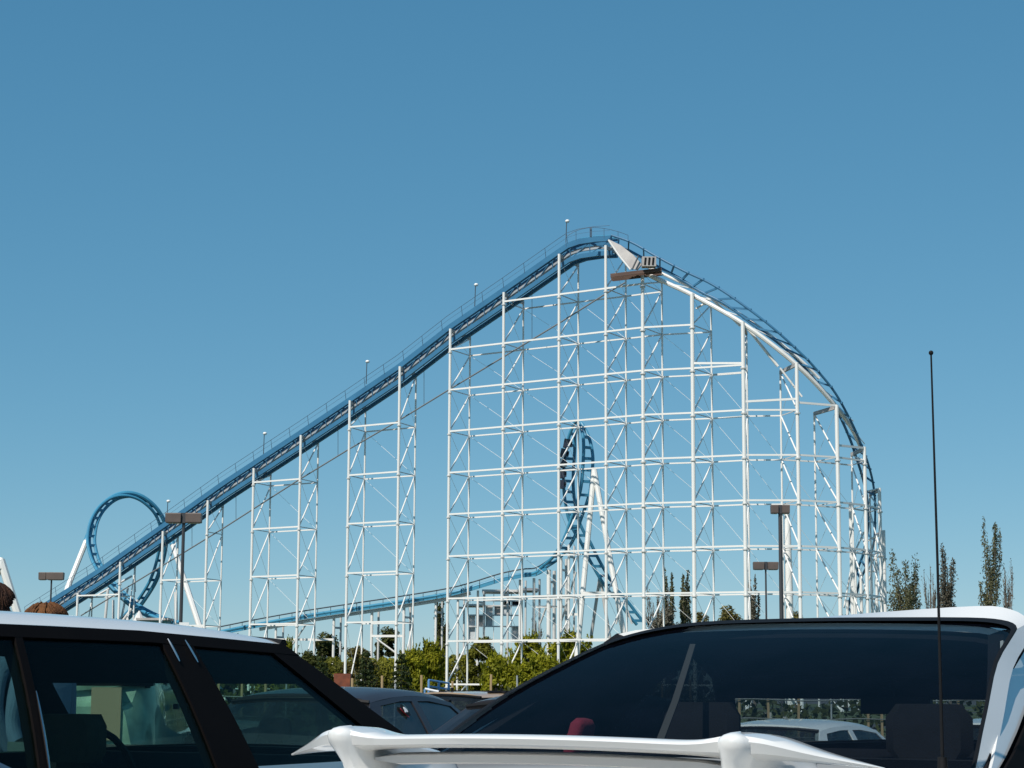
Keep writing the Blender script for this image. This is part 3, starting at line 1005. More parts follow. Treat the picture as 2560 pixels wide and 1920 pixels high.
bb.build('print', M['sign_blue'], sg)
bb = MB()
bb.box((0, 0.12, zc), (0.2, 0.2, 0.08))
bb.build('clamp', M['dark_steel'], sg)


# ------------------------------------------------------------------ trees and shrubs
def leaf(bb_, p, s, rg, up=0.0):
    a = Vector((rg.gauss(0, 1), rg.gauss(0, 1), rg.gauss(0, 1) + up)).normalized()
    c = a.cross(Vector((rg.gauss(0, 1), rg.gauss(0, 1), rg.gauss(0, 1)))).normalized()
    l, w = s * rg.uniform(0.7, 1.4), s * rg.uniform(0.35, 0.7)
    o = len(bb_.v)
    bb_.v += [tuple(p - a * l / 2), tuple(p + c * w / 2), tuple(p + a * l / 2), tuple(p - c * w / 2)]
    bb_.f.append((o, o + 1, o + 2, o + 3))


def leaf_out(bb_, p, s, rg, n):
    """a leaf spray whose face looks roughly along n (outwards from its clump)"""
    nn = (n.normalized() + Vector((rg.gauss(0, 0.55), rg.gauss(0, 0.55), rg.gauss(0, 0.55) + 0.2))).normalized()
    a = nn.cross(Vector((rg.gauss(0, 1), rg.gauss(0, 1), rg.gauss(0, 1)))).normalized()
    c = nn.cross(a)
    l, w = s * rg.uniform(0.7, 1.4), s * rg.uniform(0.4, 0.8)
    o = len(bb_.v)
    bb_.v += [tuple(p - a * l / 2), tuple(p + c * w / 2), tuple(p + a * l / 2), tuple(p - c * w / 2)]
    bb_.f.append((o, o + 1, o + 2, o + 3))


def make_tree(name, kind, px, ytop, D, wpx, label, cat, lm, group, seed, dens=1.0):
    rg = random.Random(seed)
    t_ = at(px, ytop, D)
    base = Vector((t_.x, t_.y, gz(t_.y)))
    H = t_.z - base.z
    W = wpx * D / FPX / 2
    r_ = empty(name, base, label, cat, group)
    tb, lb = MB(), MB()
    if kind in ('poplar', 'bare'):
        trunk = [(0.05 * W * math.sin(k), 0.05 * W * math.cos(k * 1.7), H * k / 8) for k in range(8)]
        tb.tube(trunk, 0.2, 7, radii=[max(0.05, 0.26 * (1 - k / 8.5)) for k in range(8)])
        ns = int((15 if kind == 'poplar' else 14) * dens) + 4
        for k in range(ns):
            h0 = H * rg.uniform(0.06, 0.66)
            ang = rg.uniform(0, 2 * math.pi)
            L = min(H * rg.uniform(0.22, 0.42), H * rg.uniform(0.70, 0.98) - h0)
            L = max(L, H * 0.08)
            if k < 4:
                h0 = H * rg.uniform(0.40, 0.58)
                L = H * (1.0, 0.94, 0.97, 0.88)[k] - h0
            rr = W * rg.uniform(0.45, 1.0)
            pts = []
            for q in range(6):
                s_ = q / 5
                o = rr * (1 - (1 - s_) ** 2.2) * 0.95
                pts.append(Vector((math.cos(ang) * o, math.sin(ang) * o, h0 + L * s_)))
            tb.tube(pts, 0.06, 5, radii=[0.075 * (1 - q / 6.5) + 0.012 for q in range(6)])
            nl = int((340 if kind == 'poplar' else 70) * dens)
            for q in range(nl):
                s_ = rg.uniform(0.1, 1.03)
                i = min(4, int(s_ * 5))
                c = pts[i].lerp(pts[i + 1], s_ * 5 - i)
                sp = W * (0.22 if kind == 'poplar' else 0.12) * (1.15 - 0.75 * s_)
                leaf(lb, c + Vector((rg.gauss(0, sp), rg.gauss(0, sp), rg.gauss(0, sp * 1.6))), 0.34 if kind == 'poplar' else 0.26, rg, 1.2)
            if kind == 'bare':
                for q in range(7):
                    i = rg.randrange(1, 5)
                    c = pts[i]
                    e = c + Vector((rg.gauss(0, 0.35 * W), rg.gauss(0, 0.35 * W), H * rg.uniform(0.05, 0.13)))
                    tb.tube([c, (c + e) / 2 + Vector((0, 0, -0.1)), e], 0.03, 3, radii=[0.035, 0.025, 0.01])
    elif kind == 'spruce':
        tb.tube([(0, 0, 0), (0, 0, H * 0.97)], 0.1, 6, radii=[0.14, 0.02])
        nt_ = 12
        for k in range(nt_):
            h = H * (0.06 + 0.92 * k / nt_)
            L = W * (1 - k / nt_) ** 0.85 + 0.12
            nb = 10 if k < 9 else 6
            for j in range(nb):
                ang = 2 * math.pi * (j + rg.random() * 0.7) / nb
                ll = L * rg.uniform(0.7, 1.1)
                tip = Vector((math.cos(ang) * ll, math.sin(ang) * ll, h - ll * 0.16 + 0.12 * rg.random()))
                tb.tube([(0, 0, h), tuple(tip)], 0.02, 3, radii=[0.025, 0.006])
                for q in range(int(30 * dens)):
                    s_ = rg.uniform(0.15, 1.0)
                    c = Vector((0, 0, h)).lerp(tip, s_)
                    leaf(lb, c + Vector((rg.gauss(0, 0.09 * (1.3 - s_)), rg.gauss(0, 0.09), rg.gauss(-0.05, 0.07))), 0.2, rg)
    else:
        # rounded mass of clumps on several stems
        nst = 6
        cl = []
        for k in range(int(26 * dens * max(1.0, 0.7 * H / (2 * W))) + 8):
            a_ = rg.uniform(0, 2 * math.pi)
            rad = W * math.sqrt(rg.random()) * 0.86
            zz = H * rg.uniform(0.16, 0.86) * (1 - 0.25 * (rad / W) ** 2)
            cl.append((Vector((math.cos(a_) * rad, math.sin(a_) * rad * 0.75, zz)), rg.uniform(0.17, 0.34) * min(W, H * 0.7)))
        cl.append((Vector((0, 0, H * 0.9)), min(0.10 * H, 0.5 * W)))
        for k in range(5):
            cl.append((Vector((rg.gauss(0, 0.3 * W), rg.gauss(0, 0.25 * W), H * rg.uniform(0.72, 0.88))), min(0.10 * H, 0.45 * W)))
        for k in range(nst):
            c, _ = cl[rg.randrange(len(cl))]
            pts = [Vector((rg.gauss(0, 0.12 * W), rg.gauss(0, 0.1 * W), 0)), Vector((c.x * 0.5, c.y * 0.5, c.z * 0.55)), c]
            tb.tube(pts, 0.1, 6, radii=[0.16, 0.10, 0.03])
        for c, rad in cl:
            for q in range(int(210 * dens)):
                d = Vector((rg.gauss(0, 1), rg.gauss(0, 1), rg.gauss(0, 1))).normalized() * rad * rg.uniform(0.55, 1.12)
                p_ = c + Vector((d.x, d.y, d.z * 0.8))
                if p_.z > 0.1:
                    leaf_out(lb, p_, 0.38, rg, d + c * 0.06)
            if kind == 'willow':
                for q in range(7):
                    a_ = rg.uniform(0, 2 * math.pi)
                    c2 = c + Vector((math.cos(a_) * rad * 0.8, math.sin(a_) * rad * 0.8, rad * 0.5))
                    e = c2 + Vector((math.cos(a_) * 0.3, math.sin(a_) * 0.3, rg.uniform(0.4, 1.0)))
                    for z in range(6):
                        leaf(lb, c2.lerp(e, z / 5), 0.34, rg, 3)
    tb.build('trunk', M['pale_bark'] if kind in ('bare', 'poplar') else M['bark'], r_, True)
    lb.build('crown', M[lm], r_)
    return r_


TREES = [
    ('poplar_tree', 'poplar', 2262, 1386, 300, 92, 'broad dark green poplar right of the lattice, nearest to the drop', 'leaf_poplar', 'poplars beyond the coaster', 1.2),
    ('poplar_tree', 'bare', 2324, 1418, 310, 36, 'thin leafless poplar between the broad poplar and the aerial', 'leaf_grey', 'poplars beyond the coaster', 0.8),
    ('poplar_tree', 'poplar', 2366, 1368, 305, 52, 'brownish sparse poplar directly behind the car aerial', 'leaf_grey', 'poplars beyond the coaster', 0.95),
    ('poplar_tree', 'poplar', 2472, 1306, 300, 56, 'tallest poplar, slender and forked, near the right edge', 'leaf_poplar', 'poplars beyond the coaster', 1.1),
    ('poplar_tree', 'bare', 2512, 1404, 312, 44, 'faint leafless poplar just right of the tallest one', 'leaf_grey', 'poplars beyond the coaster', 0.9),
    ('poplar_tree', 'poplar', 1670, 1426, 285, 34, 'dark pointed poplar behind the lattice, left of a second pointed one', 'leaf_poplar', 'poplars beyond the coaster', 0.9),
    ('poplar_tree', 'poplar', 1712, 1432, 290, 36, 'dark pointed poplar behind the lattice, close to the tall column left of the cars', 'leaf_poplar', 'poplars beyond the coaster', 0.9),
    ('poplar_tree', 'bare', 1632, 1470, 288, 56, 'grey bare poplar low behind the lattice above the dark glass', 'leaf_grey', 'poplars beyond the coaster', 1.1),
    ('poplar_tree', 'poplar', 1884, 1446, 270, 30, 'small brown poplar beside the shorter right lamp post', 'leaf_grey', 'poplars beyond the coaster', 0.9),
    ('poplar_tree', 'poplar', 1106, 1492, 270, 36, 'dark poplar behind the leftmost column of the big lattice block', 'leaf_dark', 'poplars beyond the coaster', 1.0),
    ('poplar_tree', 'bare', 1340, 1526, 268, 34, 'small grey poplar between the station and the loop legs', 'leaf_grey', 'poplars beyond the coaster', 0.9),
    ('leafy_shrub', 'round', 1818, 1500, 268, 70, 'brown shrub behind the lattice at the roof edge of the coupe', 'leaf_brown', 'shrubs round the coaster', 0.8),
    ('leafy_shrub', 'round', 1748, 1514, 266, 50, 'dull brown shrub between tall columns above the coupe glass', 'leaf_brown', 'shrubs round the coaster', 0.7),
    ('leafy_shrub', 'round', 1668, 1508, 262, 90, 'grey green thicket behind the lattice, left above the coupe glass', 'leaf_grey', 'shrubs round the coaster', 0.9),
    ('leafy_shrub', 'round', 1990, 1514, 262, 60, 'olive shrub peeking over the white coupe roof', 'leaf_brown', 'shrubs round the coaster', 0.8),
    ('leafy_shrub', 'round', 2110, 1527, 235, 70, 'bright green hedge at the foot of the drop over the coupe roof', 'leaf_olive', 'shrubs round the coaster', 0.9),
    ('leafy_shrub', 'willow', 1076, 1602, 238, 84, 'yellow green willow bush left of the big lattice block', 'leaf_olive', 'shrubs round the coaster', 1.2),
    ('leafy_shrub', 'willow', 1032, 1622, 232, 66, 'olive willow bush between the spruces and the lattice', 'leaf_olive', 'shrubs round the coaster', 1.0),
    ('leafy_shrub', 'round', 1212, 1588, 240, 120, 'olive bush inside the first bays of the lattice', 'leaf_olive_dull', 'shrubs round the coaster', 1.3),
    ('leafy_shrub', 'willow', 1252, 1640, 216, 90, 'low olive bush in front of the second lattice column', 'leaf_olive', 'shrubs round the coaster', 1.2),
    ('leafy_shrub', 'willow', 1322, 1584, 238, 92, 'rounded green willow bush below the station roof', 'leaf_olive', 'shrubs round the coaster', 1.3),
    ('leafy_shrub', 'willow', 1432, 1576, 236, 128, 'wide yellow green willow bush under the edge-on loop', 'leaf_olive', 'shrubs round the coaster', 1.6),
    ('leafy_shrub', 'willow', 1342, 1640, 214, 110, 'low bright willow bush beside the coupe glass edge', 'leaf_olive', 'shrubs round the coaster', 1.3),
    ('round_tree', 'round', 812, 1576, 268, 104, 'dark olive rounded tree behind the low track posts', 'leaf_dark', 'leafy trees beyond the coaster', 1.1),
    ('round_tree', 'round', 968, 1560, 270, 66, 'dark green round-headed tree right of the low track posts', 'leaf_dark', 'leafy trees beyond the coaster', 1.0),
    ('leafy_shrub', 'willow', 712, 1600, 246, 66, 'yellow green shrub at the end of the wagon roof', 'leaf_olive', 'shrubs round the coaster', 1.0),
    ('leafy_shrub', 'round', 770, 1622, 243, 80, 'dark shrub behind the leftmost spruce', 'leaf_dark', 'shrubs round the coaster', 0.9),
    ('leafy_shrub', 'round', 896, 1612, 243, 90, 'dull olive shrub behind the middle spruce', 'leaf_brown', 'shrubs round the coaster', 1.0),
    ('leafy_shrub', 'round', 418, 1541, 300, 60, 'distant dark green trees right of the tents over the wagon roof', 'leaf_dark', 'shrubs round the coaster', 0.7),
    ('leafy_shrub', 'round', 232, 1543, 300, 44, 'distant green shrub left of the tents over the wagon roof', 'leaf_dark', 'shrubs round the coaster', 0.6),
    ('leafy_shrub', 'round', 478, 1553, 240, 40, 'green shrub by the foot of the right loop leg', 'leaf_olive', 'shrubs round the coaster', 0.6),
    ('leafy_shrub', 'round', 580, 1578, 275, 90, 'dark hedge under the far end of the low track', 'leaf_dark', 'shrubs round the coaster', 0.7),
    ('spruce_tree', 'spruce', 806, 1630, 150, 92, 'young dark spruce nearest the wagon windscreen', 'leaf_spruce', 'young spruces behind the fence', 1.0),
    ('spruce_tree', 'spruce', 915, 1618, 148, 104, 'middle one of the three young spruces', 'leaf_spruce', 'young spruces behind the fence', 1.1),
    ('spruce_tree', 'spruce', 1004, 1622, 146, 100, 'young spruce beside the yellow green willow bushes', 'leaf_spruce', 'young spruces behind the fence', 1.1),
]
for k, (nm, kind, px, yt, D, w, lab, lm, grp, dn) in enumerate(TREES):
    make_tree(nm, kind, px, yt, D, w, lab, {'poplar_tree': 'tree', 'spruce_tree': 'tree', 'round_tree': 'tree', 'leafy_shrub': 'shrub'}[nm], lm, grp, 100 + k, dn)
# low hedge mass along the fence, one uncountable run of foliage, seen mostly through car windows
lb = MB()
rg = random.Random(55)
for k in range(9000):
    x = rg.uniform(-40, 42)
    yb_ = 78 + 6 * mnoise(Vector((x * 0.08, 3.0, 0)))
    hgt = 2.1 + 1.0 * mnoise(Vector((x * 0.13, 0, 0))) + 0.5 * mnoise(Vector((x * 0.6, 9, 0)))
    leaf(lb, Vector((x, yb_ + rg.uniform(-1.2, 1.2), -0.9 + hgt * rg.random() ** 0.7)), 0.34, rg)
o = lb.build('hedge', M['leaf_dark'])
tag(o, 'dark low hedge running behind the wire fence', 'hedge', kind='stuff')

lb = MB()
rg = random.Random(77)
for k in range(26000):
    px = rg.uniform(640, 1600)
    D = rg.uniform(246, 256)
    yt = 1646 + 26 * mnoise(Vector((px * 0.017, 1, 0))) + 14 * mnoise(Vector((px * 0.06, 4, 0)))
    t_ = at(px, yt, D)
    z = GZ + 0.3 + (t_.z - GZ - 0.3) * rg.random() ** 0.75
    leaf_out(lb, Vector((t_.x, t_.y, z)), 0.45, rg, Vector((0.3 * mnoise(Vector((t_.x, z, 2))), -0.8, 0.7)))
o = lb.build('shrubbery', M['leaf_olive_dull'])
tag(o, 'dull olive shrubbery filling the ground behind the lattice feet', 'shrubbery', kind='stuff')

# orange bin between the spruces, blue railing by the lattice
p = at(857, 1690, 150)
bn = empty('orange_skip', (p.x, p.y, gz(p.y)), 'rusty orange skip between the two left spruces', 'skip')
bb = MB()
z0 = 0.2
zt = at(857, 1684, 150).z - bn.location.z
bb.grid([[(-0.45, -0.5, z0), (0.45, -0.5, z0), (0.45, 0.5, z0), (-0.45, 0.5, z0)], [(-0.62, -0.6, zt), (0.62, -0.6, zt), (0.62, 0.6, zt), (-0.62, 0.6, zt)], [(-0.55, -0.53, zt), (0.55, -0.53, zt), (0.55, 0.53, zt), (-0.55, 0.53, zt)], [(-0.42, -0.45, zt - 0.8), (0.42, -0.45, zt - 0.8), (0.42, 0.45, zt - 0.8), (-0.42, 0.45, zt - 0.8)]], True)
bb.f.append((3, 2, 1, 0))
bb.f.append((12, 13, 14, 15))
bb.build('hull', M['orange'], bn)
bb = MB()
for s_ in (-0.35, 0.35):
    bb.box((s_, 0, 0.1), (0.15, 1.0, 0.2))
bb.build('skid', M['dark_steel'], bn)

p = at(1097, 1725, 62)
rl_ = empty('blue_railing', (p.x, p.y, gz(p.y)), 'short pale blue pipe railing left of the lattice corner column', 'railing')
a = [at(1072, 1700, 62), at(1122, 1708, 63)]
for k in range(3):
    dz = Vector((0, 0, -0.19 * k))
    bar('rail', a[0] + dz, a[1] + dz, 0.06, 0.06, 'rail_blue', rl_)
for k in range(3):
    q = a[0].lerp(a[1], k / 2)
    bar('post', (q.x, q.y, gz(q.y)), q, 0.07, 0.07, 'rail_blue', rl_)
a = [at(1062, 1722, 58), at(1118, 1734, 58)]
bar('lower_rail', a[0], a[1], 0.07, 0.07, 'sign_white', rl_)
bar('post', (a[0].x, a[0].y, gz(a[0].y)), a[0], 0.06, 0.06, 'rail_blue', rl_)

# post and wire fence along the end of the car park
FY = 70.0
fx = [i * 0.92 - 24.0 for i in range(53)]
fn = empty('post_fence', (0, FY, gz(FY)), 'low fence of wooden posts and thin wires along the end of the car park', 'fence')
rg = random.Random(4)
for i, x in enumerate(fx):
    h = 2.5 + rg.uniform(-0.3, 0.15)
    x += rg.uniform(-0.38, 0.38)
    lean = rg.uniform(-0.04, 0.04)
    if i % 4 == 2:
        bar('metal_post', (x, FY, gz(FY) - 0.05), (x + lean, FY, gz(FY) + h + 0.1), 0.06, 0.06, 'grey_steel', fn)
    else:
        bar('wooden_post', (x, FY, gz(FY) - 0.05), (x + lean, FY, gz(FY) + h + 0.15), 0.075, 0.07, 'fence_wood', fn, 'box')
for z in (0.6, 1.2, 1.85):
    bb = MB()
    bb.tube([(x, -0.09, z + 0.03 * math.sin(x * 1.7)) for x in fx], 0.022, 4)
    bb.build('wire', M['wire'], fn)


# ------------------------------------------------------------------ cars
def lerp(a, b_, t):
    return a + (b_ - a) * t


def car(name, label, cat, pos, yaw, P, paint, group='cars parked in rows', glass='glass_far', frame='black_trim', seat='seat_cloth', detail=True):
    root = empty(name, pos, label, cat, group, -yaw)
    xb, xr, zb, zr = P['xb'], P['xr'], P['zb'], P['zr']
    yb0, yr0, yr1, yb1 = P['yb0'], P['yr0'], P['yr1'], P['yb1']
    ym = (yr0 + yr1) / 2
    hl = (yr1 - yr0) / 2
    droop = P.get('droop', 0.03)

    def zrail(y):
        t = (y - ym) / hl
        return zr - droop * t * t - (P.get('front_drop', 0) * max(0, (t + 0.2) / 1.2) ** 2 if t > -0.2 else 0)

    def F(side, yb, yt, s):
        y = lerp(yb, yt, s)
        return Vector((side * (lerp(xb, xr, s) + 0.012 * 4 * s * (1 - s)), y, lerp(zb, zrail(y), s)))

    # --- lower body
    y0, y1 = P['y0'], P['y1']
    hw = P['hw']
    zd, zh = P['zd'], P['zh']
    stations = sorted(set([y0, y0 + 0.06, y0 + 0.18, y0 + 0.45, lerp(y0 + 0.45, yb0, 0.5), yb0, lerp(yb0, yb1, 0.25), lerp(yb0, yb1, 0.5), lerp(yb0, yb1, 0.75), yb1, lerp(yb1, y1, 0.3), lerp(yb1, y1, 0.6), y1 - 0.4, y1 - 0.16, y1 - 0.05, y1]))

    def section(y):
        e = 0.0
        if y < y0 + 0.45:
            e = (1 - (y - y0) / 0.45) ** 2.2
        if y > y1 - 0.45:
            e = (1 - (y1 - y) / 0.45) ** 2.2
        h = hw * (1 - 0.16 * e)
        if y < yb0:
            zt = lerp(zd, zb, max(0, (y - y0 - 0.1) / max(0.05, (yb0 - y0 - 0.1)))) - 0.10 * e
        elif y > yb1:
            t = (y - yb1) / (y1 - yb1)
            zt = lerp(zb, zh, t ** 1.3) - 0.10 * e
        else:
            zt = zb
        xt = min(xb, h - 0.02) - 0.05 * e
        zs = 0.2 + 0.16 * e
        return h, zt, xt, zs

    rows = []
    for y in stations:
        h, zt, xt, zs = section(y)
        half = [(0.0, zs), (h * 0.80, zs), (h * 0.94, zs + 0.03), (h * 0.985, lerp(zs, zt, 0.26)), (h, lerp(zs, zt, 0.5)), (h * 0.995, lerp(zs, zt, 0.72)), (lerp(h, xt, 0.7), lerp(zs, zt, 0.94)), (xt, zt)]
        rows.append([Vector((x, y, z)) for x, z in half[::-1]] + [Vector((-x, y, z)) for x, z in half[1:]])
    bb_ = MB()
    bb_.grid(rows)
    # bonnet and boot tops
    for lo, hi in ((y0, yb0), (yb1, y1)):
        rr_ = []
        for y in stations:
            if lo - 1e-6 <= y <= hi + 1e-6:
                h, zt, xt, zs = section(y)
                cr = 0.035 * min(1.0, abs(y - (y0 if lo == y0 else y1)) / 0.25)
                rr_.append([Vector((xt * k / 5, y, zt + cr * (1 - (k / 5) ** 2))) for k in range(5, -6, -1)])
        if len(rr_) > 1:
            bb_.grid(rr_)
    nrow = len(rows[0])
    bb_.f.append(tuple(range(nrow)))
    o_ = (len(stations) - 1) * nrow
    bb_.f.append(tuple(o_ + i for i in range(nrow))[::-1])
    body = bb_.build('body', M[paint], root, True)

    # --- roof and headliner
    def roof_rows(dz, shrink):
        out = []
        for i in range(13):
            t = i / 12
            y = lerp(yr0, yr1, t)
            row = []
            for k in range(15):
                u = -1 + 2 * k / 14
                u = math.copysign(abs(u) ** 0.7, u)
                a_ = abs(u)
                yy = y + (P.get('rbow', 0.10) * (1 - u * u)) * ((t - 0.5) * 2) * (1 if abs(t - 0.5) > 0.3 else abs(t - 0.5) / 0.3)
                row.append(Vector((u * xr * shrink, yy, zrail(y) + P.get('lip', 0.035) * (1 - 0.5 * max(0, (t - 0.8) / 0.2) ** 2) * (1 - a_ ** 6) ** 0.5 + P.get('crown', 0.022) * (1 - u * u) + dz)))
            out.append(row)
        return out
    bb_ = MB()
    bb_.slab(roof_rows(0, 1.0), Vector((0, 0, -0.018)))
    bb_.build('roof', M[paint], root, True)
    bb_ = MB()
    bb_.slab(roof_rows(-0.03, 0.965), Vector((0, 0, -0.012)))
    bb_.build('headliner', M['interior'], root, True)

    # --- side glass and pillars
    lines = P['lines']
    hs = P.get('hs', 0.93)

    def strip(A, B, s0, s1, side, off, th):
        rr_ = []
        for i in range(7):
            s = lerp(s0, s1, i / 6)
            row = []
            for k in range(4):
                t = k / 3
                p_ = F(side, lerp(A[0], B[0], t), lerp(A[1], B[1], t), s)
                row.append(p_ + Vector((side * off, 0, off * 0.3)))
            rr_.append(row)
        b2 = MB()
        b2.slab(rr_, Vector((-side * th, 0, -th * 0.3)))
        return b2
    for side in (-1, 1):
        for i in range(len(lines) - 1):
            if i % 2 == 0:
                nm = 'pillar'
                if P.get('liners'):
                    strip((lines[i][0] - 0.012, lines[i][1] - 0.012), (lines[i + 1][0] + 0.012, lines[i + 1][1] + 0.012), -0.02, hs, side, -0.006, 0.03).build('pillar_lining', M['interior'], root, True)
                deep = P.get('deep', {}).get(i, -0.02)
                strip(lines[i], lines[i + 1], deep, hs, side, 0.004 if deep > -0.1 else 0.022, 0.008 if P.get('liners') else 0.045).build(nm, M[P.get('pillar_mats', {}).get(i, frame)], root, True)
            else:
                strip(lines[i], lines[i + 1], -0.02, hs + 0.01, side, -0.004, 0.004).build('side_window', M[P.get('side_glass', glass)], root, True)
        strip(lines[0], lines[-1], P.get('hs', 0.93), 1.0, side, 0.006, 0.045).build('window_header', M[frame], root, True)

    # --- windscreen and rear glass
    def pane(nm, yb, yt, bow, mname, s0=0.0, s1=1.0):
        rr_ = []
        for i in range(9):
            s = lerp(s0, s1, i / 8)
            l_, r2_ = F(-1, yb, yt, s), F(1, yb, yt, s)
            row = []
            for k in range(13):
                u = -1 + k / 6
                p_ = l_.lerp(r2_, k / 12)
                row.append(p_ + Vector((0, bow * (1 - u * u), 0.03 * s * (1 - u * u))))
            rr_.append(row)
        b2 = MB()
        b2.grid(rr_)
        return b2.build(nm, M[mname], root, 'all'), rr_
    ws, wr = pane('windscreen', yb1, yr1, 0.11, glass)
    b2 = MB()
    for s_i in (0, 8):
        b2.tube([p_ + Vector((0, 0.004, 0.004)) for p_ in wr[s_i]], 0.018, 6)
    b2.build('windscreen_seal', M['black_trim'], root, True)
    if not P.get('custom_rear'):
        rg_, wr = pane('rear_window', yb0, yr0, -0.08, glass)
        b2 = MB()
        for s_i in (0, 8):
            b2.tube([p_ + Vector((0, -0.004, 0.004)) for p_ in wr[s_i]], 0.018, 6)
        b2.build('rear_window_seal', M['black_trim'], root, True)
    if P.get('visor'):
        for u0, u1 in ((-0.93, -0.002), (0.002, 0.93)):
            rr_ = []
            for i in range(5):
                s = lerp(1.0 - P['visor'], 1.0, i / 4)
                l_, r2_ = F(-1, yb1, yr1, s), F(1, yb1, yr1, s)
                rr_.append([l_.lerp(r2_, (lerp(u0, u1, k / 5) + 1) / 2) + Vector((0, 0.11 * (1 - lerp(u0, u1, k / 5) ** 2) - 0.10, 0.0)) for k in range(6)])
            b2 = MB()
            b2.slab(rr_, Vector((0, -0.02, -0.01)))
            b2.build('sun_visor', M['interior'], root, True)
        b2 = MB()
        mp_ = F(-1, yb1, yr1, 0.86).lerp(F(1, yb1, yr1, 0.86), 0.5) + Vector((0, -0.04, 0))
        b2.box(mp_, (0.24, 0.03, 0.065))
        b2.build('cabin_mirror', M['black_trim'], root)
    # cowl closing the gap under the bowed screen
    b2 = MB()
    b2.grid([[Vector((x * xb, yb1 + 0.11 * (1 - x * x) + d, zb - 0.004 + 0.03 * (1 - x * x))) for x in [k / 6 - 1 for k in range(13)]] for d in (-0.16, 0.06)])
    b2.build('cowl', M['black_trim'], root, True)

    # --- cabin
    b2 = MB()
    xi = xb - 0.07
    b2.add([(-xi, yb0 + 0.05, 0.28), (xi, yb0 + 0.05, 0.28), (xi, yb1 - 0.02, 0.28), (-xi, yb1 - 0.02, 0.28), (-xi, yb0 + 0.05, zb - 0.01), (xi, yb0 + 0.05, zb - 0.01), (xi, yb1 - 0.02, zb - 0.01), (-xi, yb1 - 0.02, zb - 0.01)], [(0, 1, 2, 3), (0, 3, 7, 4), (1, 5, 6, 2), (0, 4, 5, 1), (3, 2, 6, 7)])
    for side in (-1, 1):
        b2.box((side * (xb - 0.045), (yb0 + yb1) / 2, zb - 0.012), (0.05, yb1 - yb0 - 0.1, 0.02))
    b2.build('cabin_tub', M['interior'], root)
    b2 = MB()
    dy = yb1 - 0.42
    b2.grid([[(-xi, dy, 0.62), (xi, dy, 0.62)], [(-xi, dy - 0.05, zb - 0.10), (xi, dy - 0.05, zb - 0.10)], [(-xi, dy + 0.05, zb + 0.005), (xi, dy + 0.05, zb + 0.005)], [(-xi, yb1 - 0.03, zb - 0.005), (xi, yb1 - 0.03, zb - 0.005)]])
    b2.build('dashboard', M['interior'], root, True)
    sw = MB()
    cwh = Vector((-0.36, dy - 0.16, zb - 0.05 + P.get('wheel_dz', 0)))
    pts = []
    for k in range(17):
        a_ = 2 * math.pi * k / 16
        pts.append(cwh + Vector((math.cos(a_) * 0.18, -math.sin(a_) * 0.18 * 0.45, math.sin(a_) * 0.18 * 0.9)))
    sw.tube(pts, 0.014, 6)
    sw.tube([cwh - Vector((0.16, 0, 0)), cwh + Vector((0.16, 0, 0))], 0.016, 5)
    sw.tube([cwh, cwh + Vector((0, 0.2, -0.1))], 0.03, 6)
    sw.build('steering_wheel', M['black_trim'], root, True)

    def seat_part(x, y, w):
        b3 = MB()
        prof = [(0.0, 0.42), (0.50, 0.44), (0.52, 0.34), (0.0, 0.30)]
        b3.box((x, y + 0.24, 0.40), (w, 0.52, 0.15))
        rr_ = []
        for k in range(6):
            s = k / 5
            z = 0.42 + (P.get('seat_top', zb + 0.06) - 0.42) * s
            yy = y - 0.02 - 0.17 * s
            ww = w / 2 * (1 - 0.16 * s * s)
            rr_.append([(x - ww, yy + 0.02, z), (x - ww * 0.8, yy + 0.06, z), (x + ww * 0.8, yy + 0.06, z), (x + ww, yy + 0.02, z), (x + ww * 0.9, yy - 0.07, z), (x - ww * 0.9, yy - 0.07, z)])
        b3.grid(rr_, True)
        k = len(b3.v)
        b3.f.append(tuple(range(k - 6, k)))
        so = b3.build('seat', M[seat], root, True)
        return so, y - 0.21, P.get('seat_top', zb + 0.06)
    for x in (-0.36, 0.36):
        so, yh, zt = seat_part(x, P.get('seat_y', yb1 - 1.5), 0.5)
        b3 = MB()
        rr_ = []
        for z, k in ((zt + 0.03, 0.8), (zt + 0.06, 1.0), (zt + 0.15, 1.0), (zt + 0.19, 0.75)):
            rr_.append([(x - 0.13 * k, yh - 0.035, z), (x - 0.10 * k, yh + 0.05, z), (x + 0.10 * k, yh + 0.05, z), (x + 0.13 * k, yh - 0.035, z), (x + 0.1 * k, yh - 0.06, z), (x - 0.1 * k, yh - 0.06, z)])
        b3.grid(rr_, True)
        b3.f.append(tuple(range(18, 24)))
        b3.box((x, yh, zt + 0.015), (0.12, 0.02, 0.05))
        b3.build('headrest', M[seat], so, True)
    if yb1 - yb0 > 2.1:
        seat_part(0.0, P.get('rear_seat_y', yb1 - 2.4), 1.2)

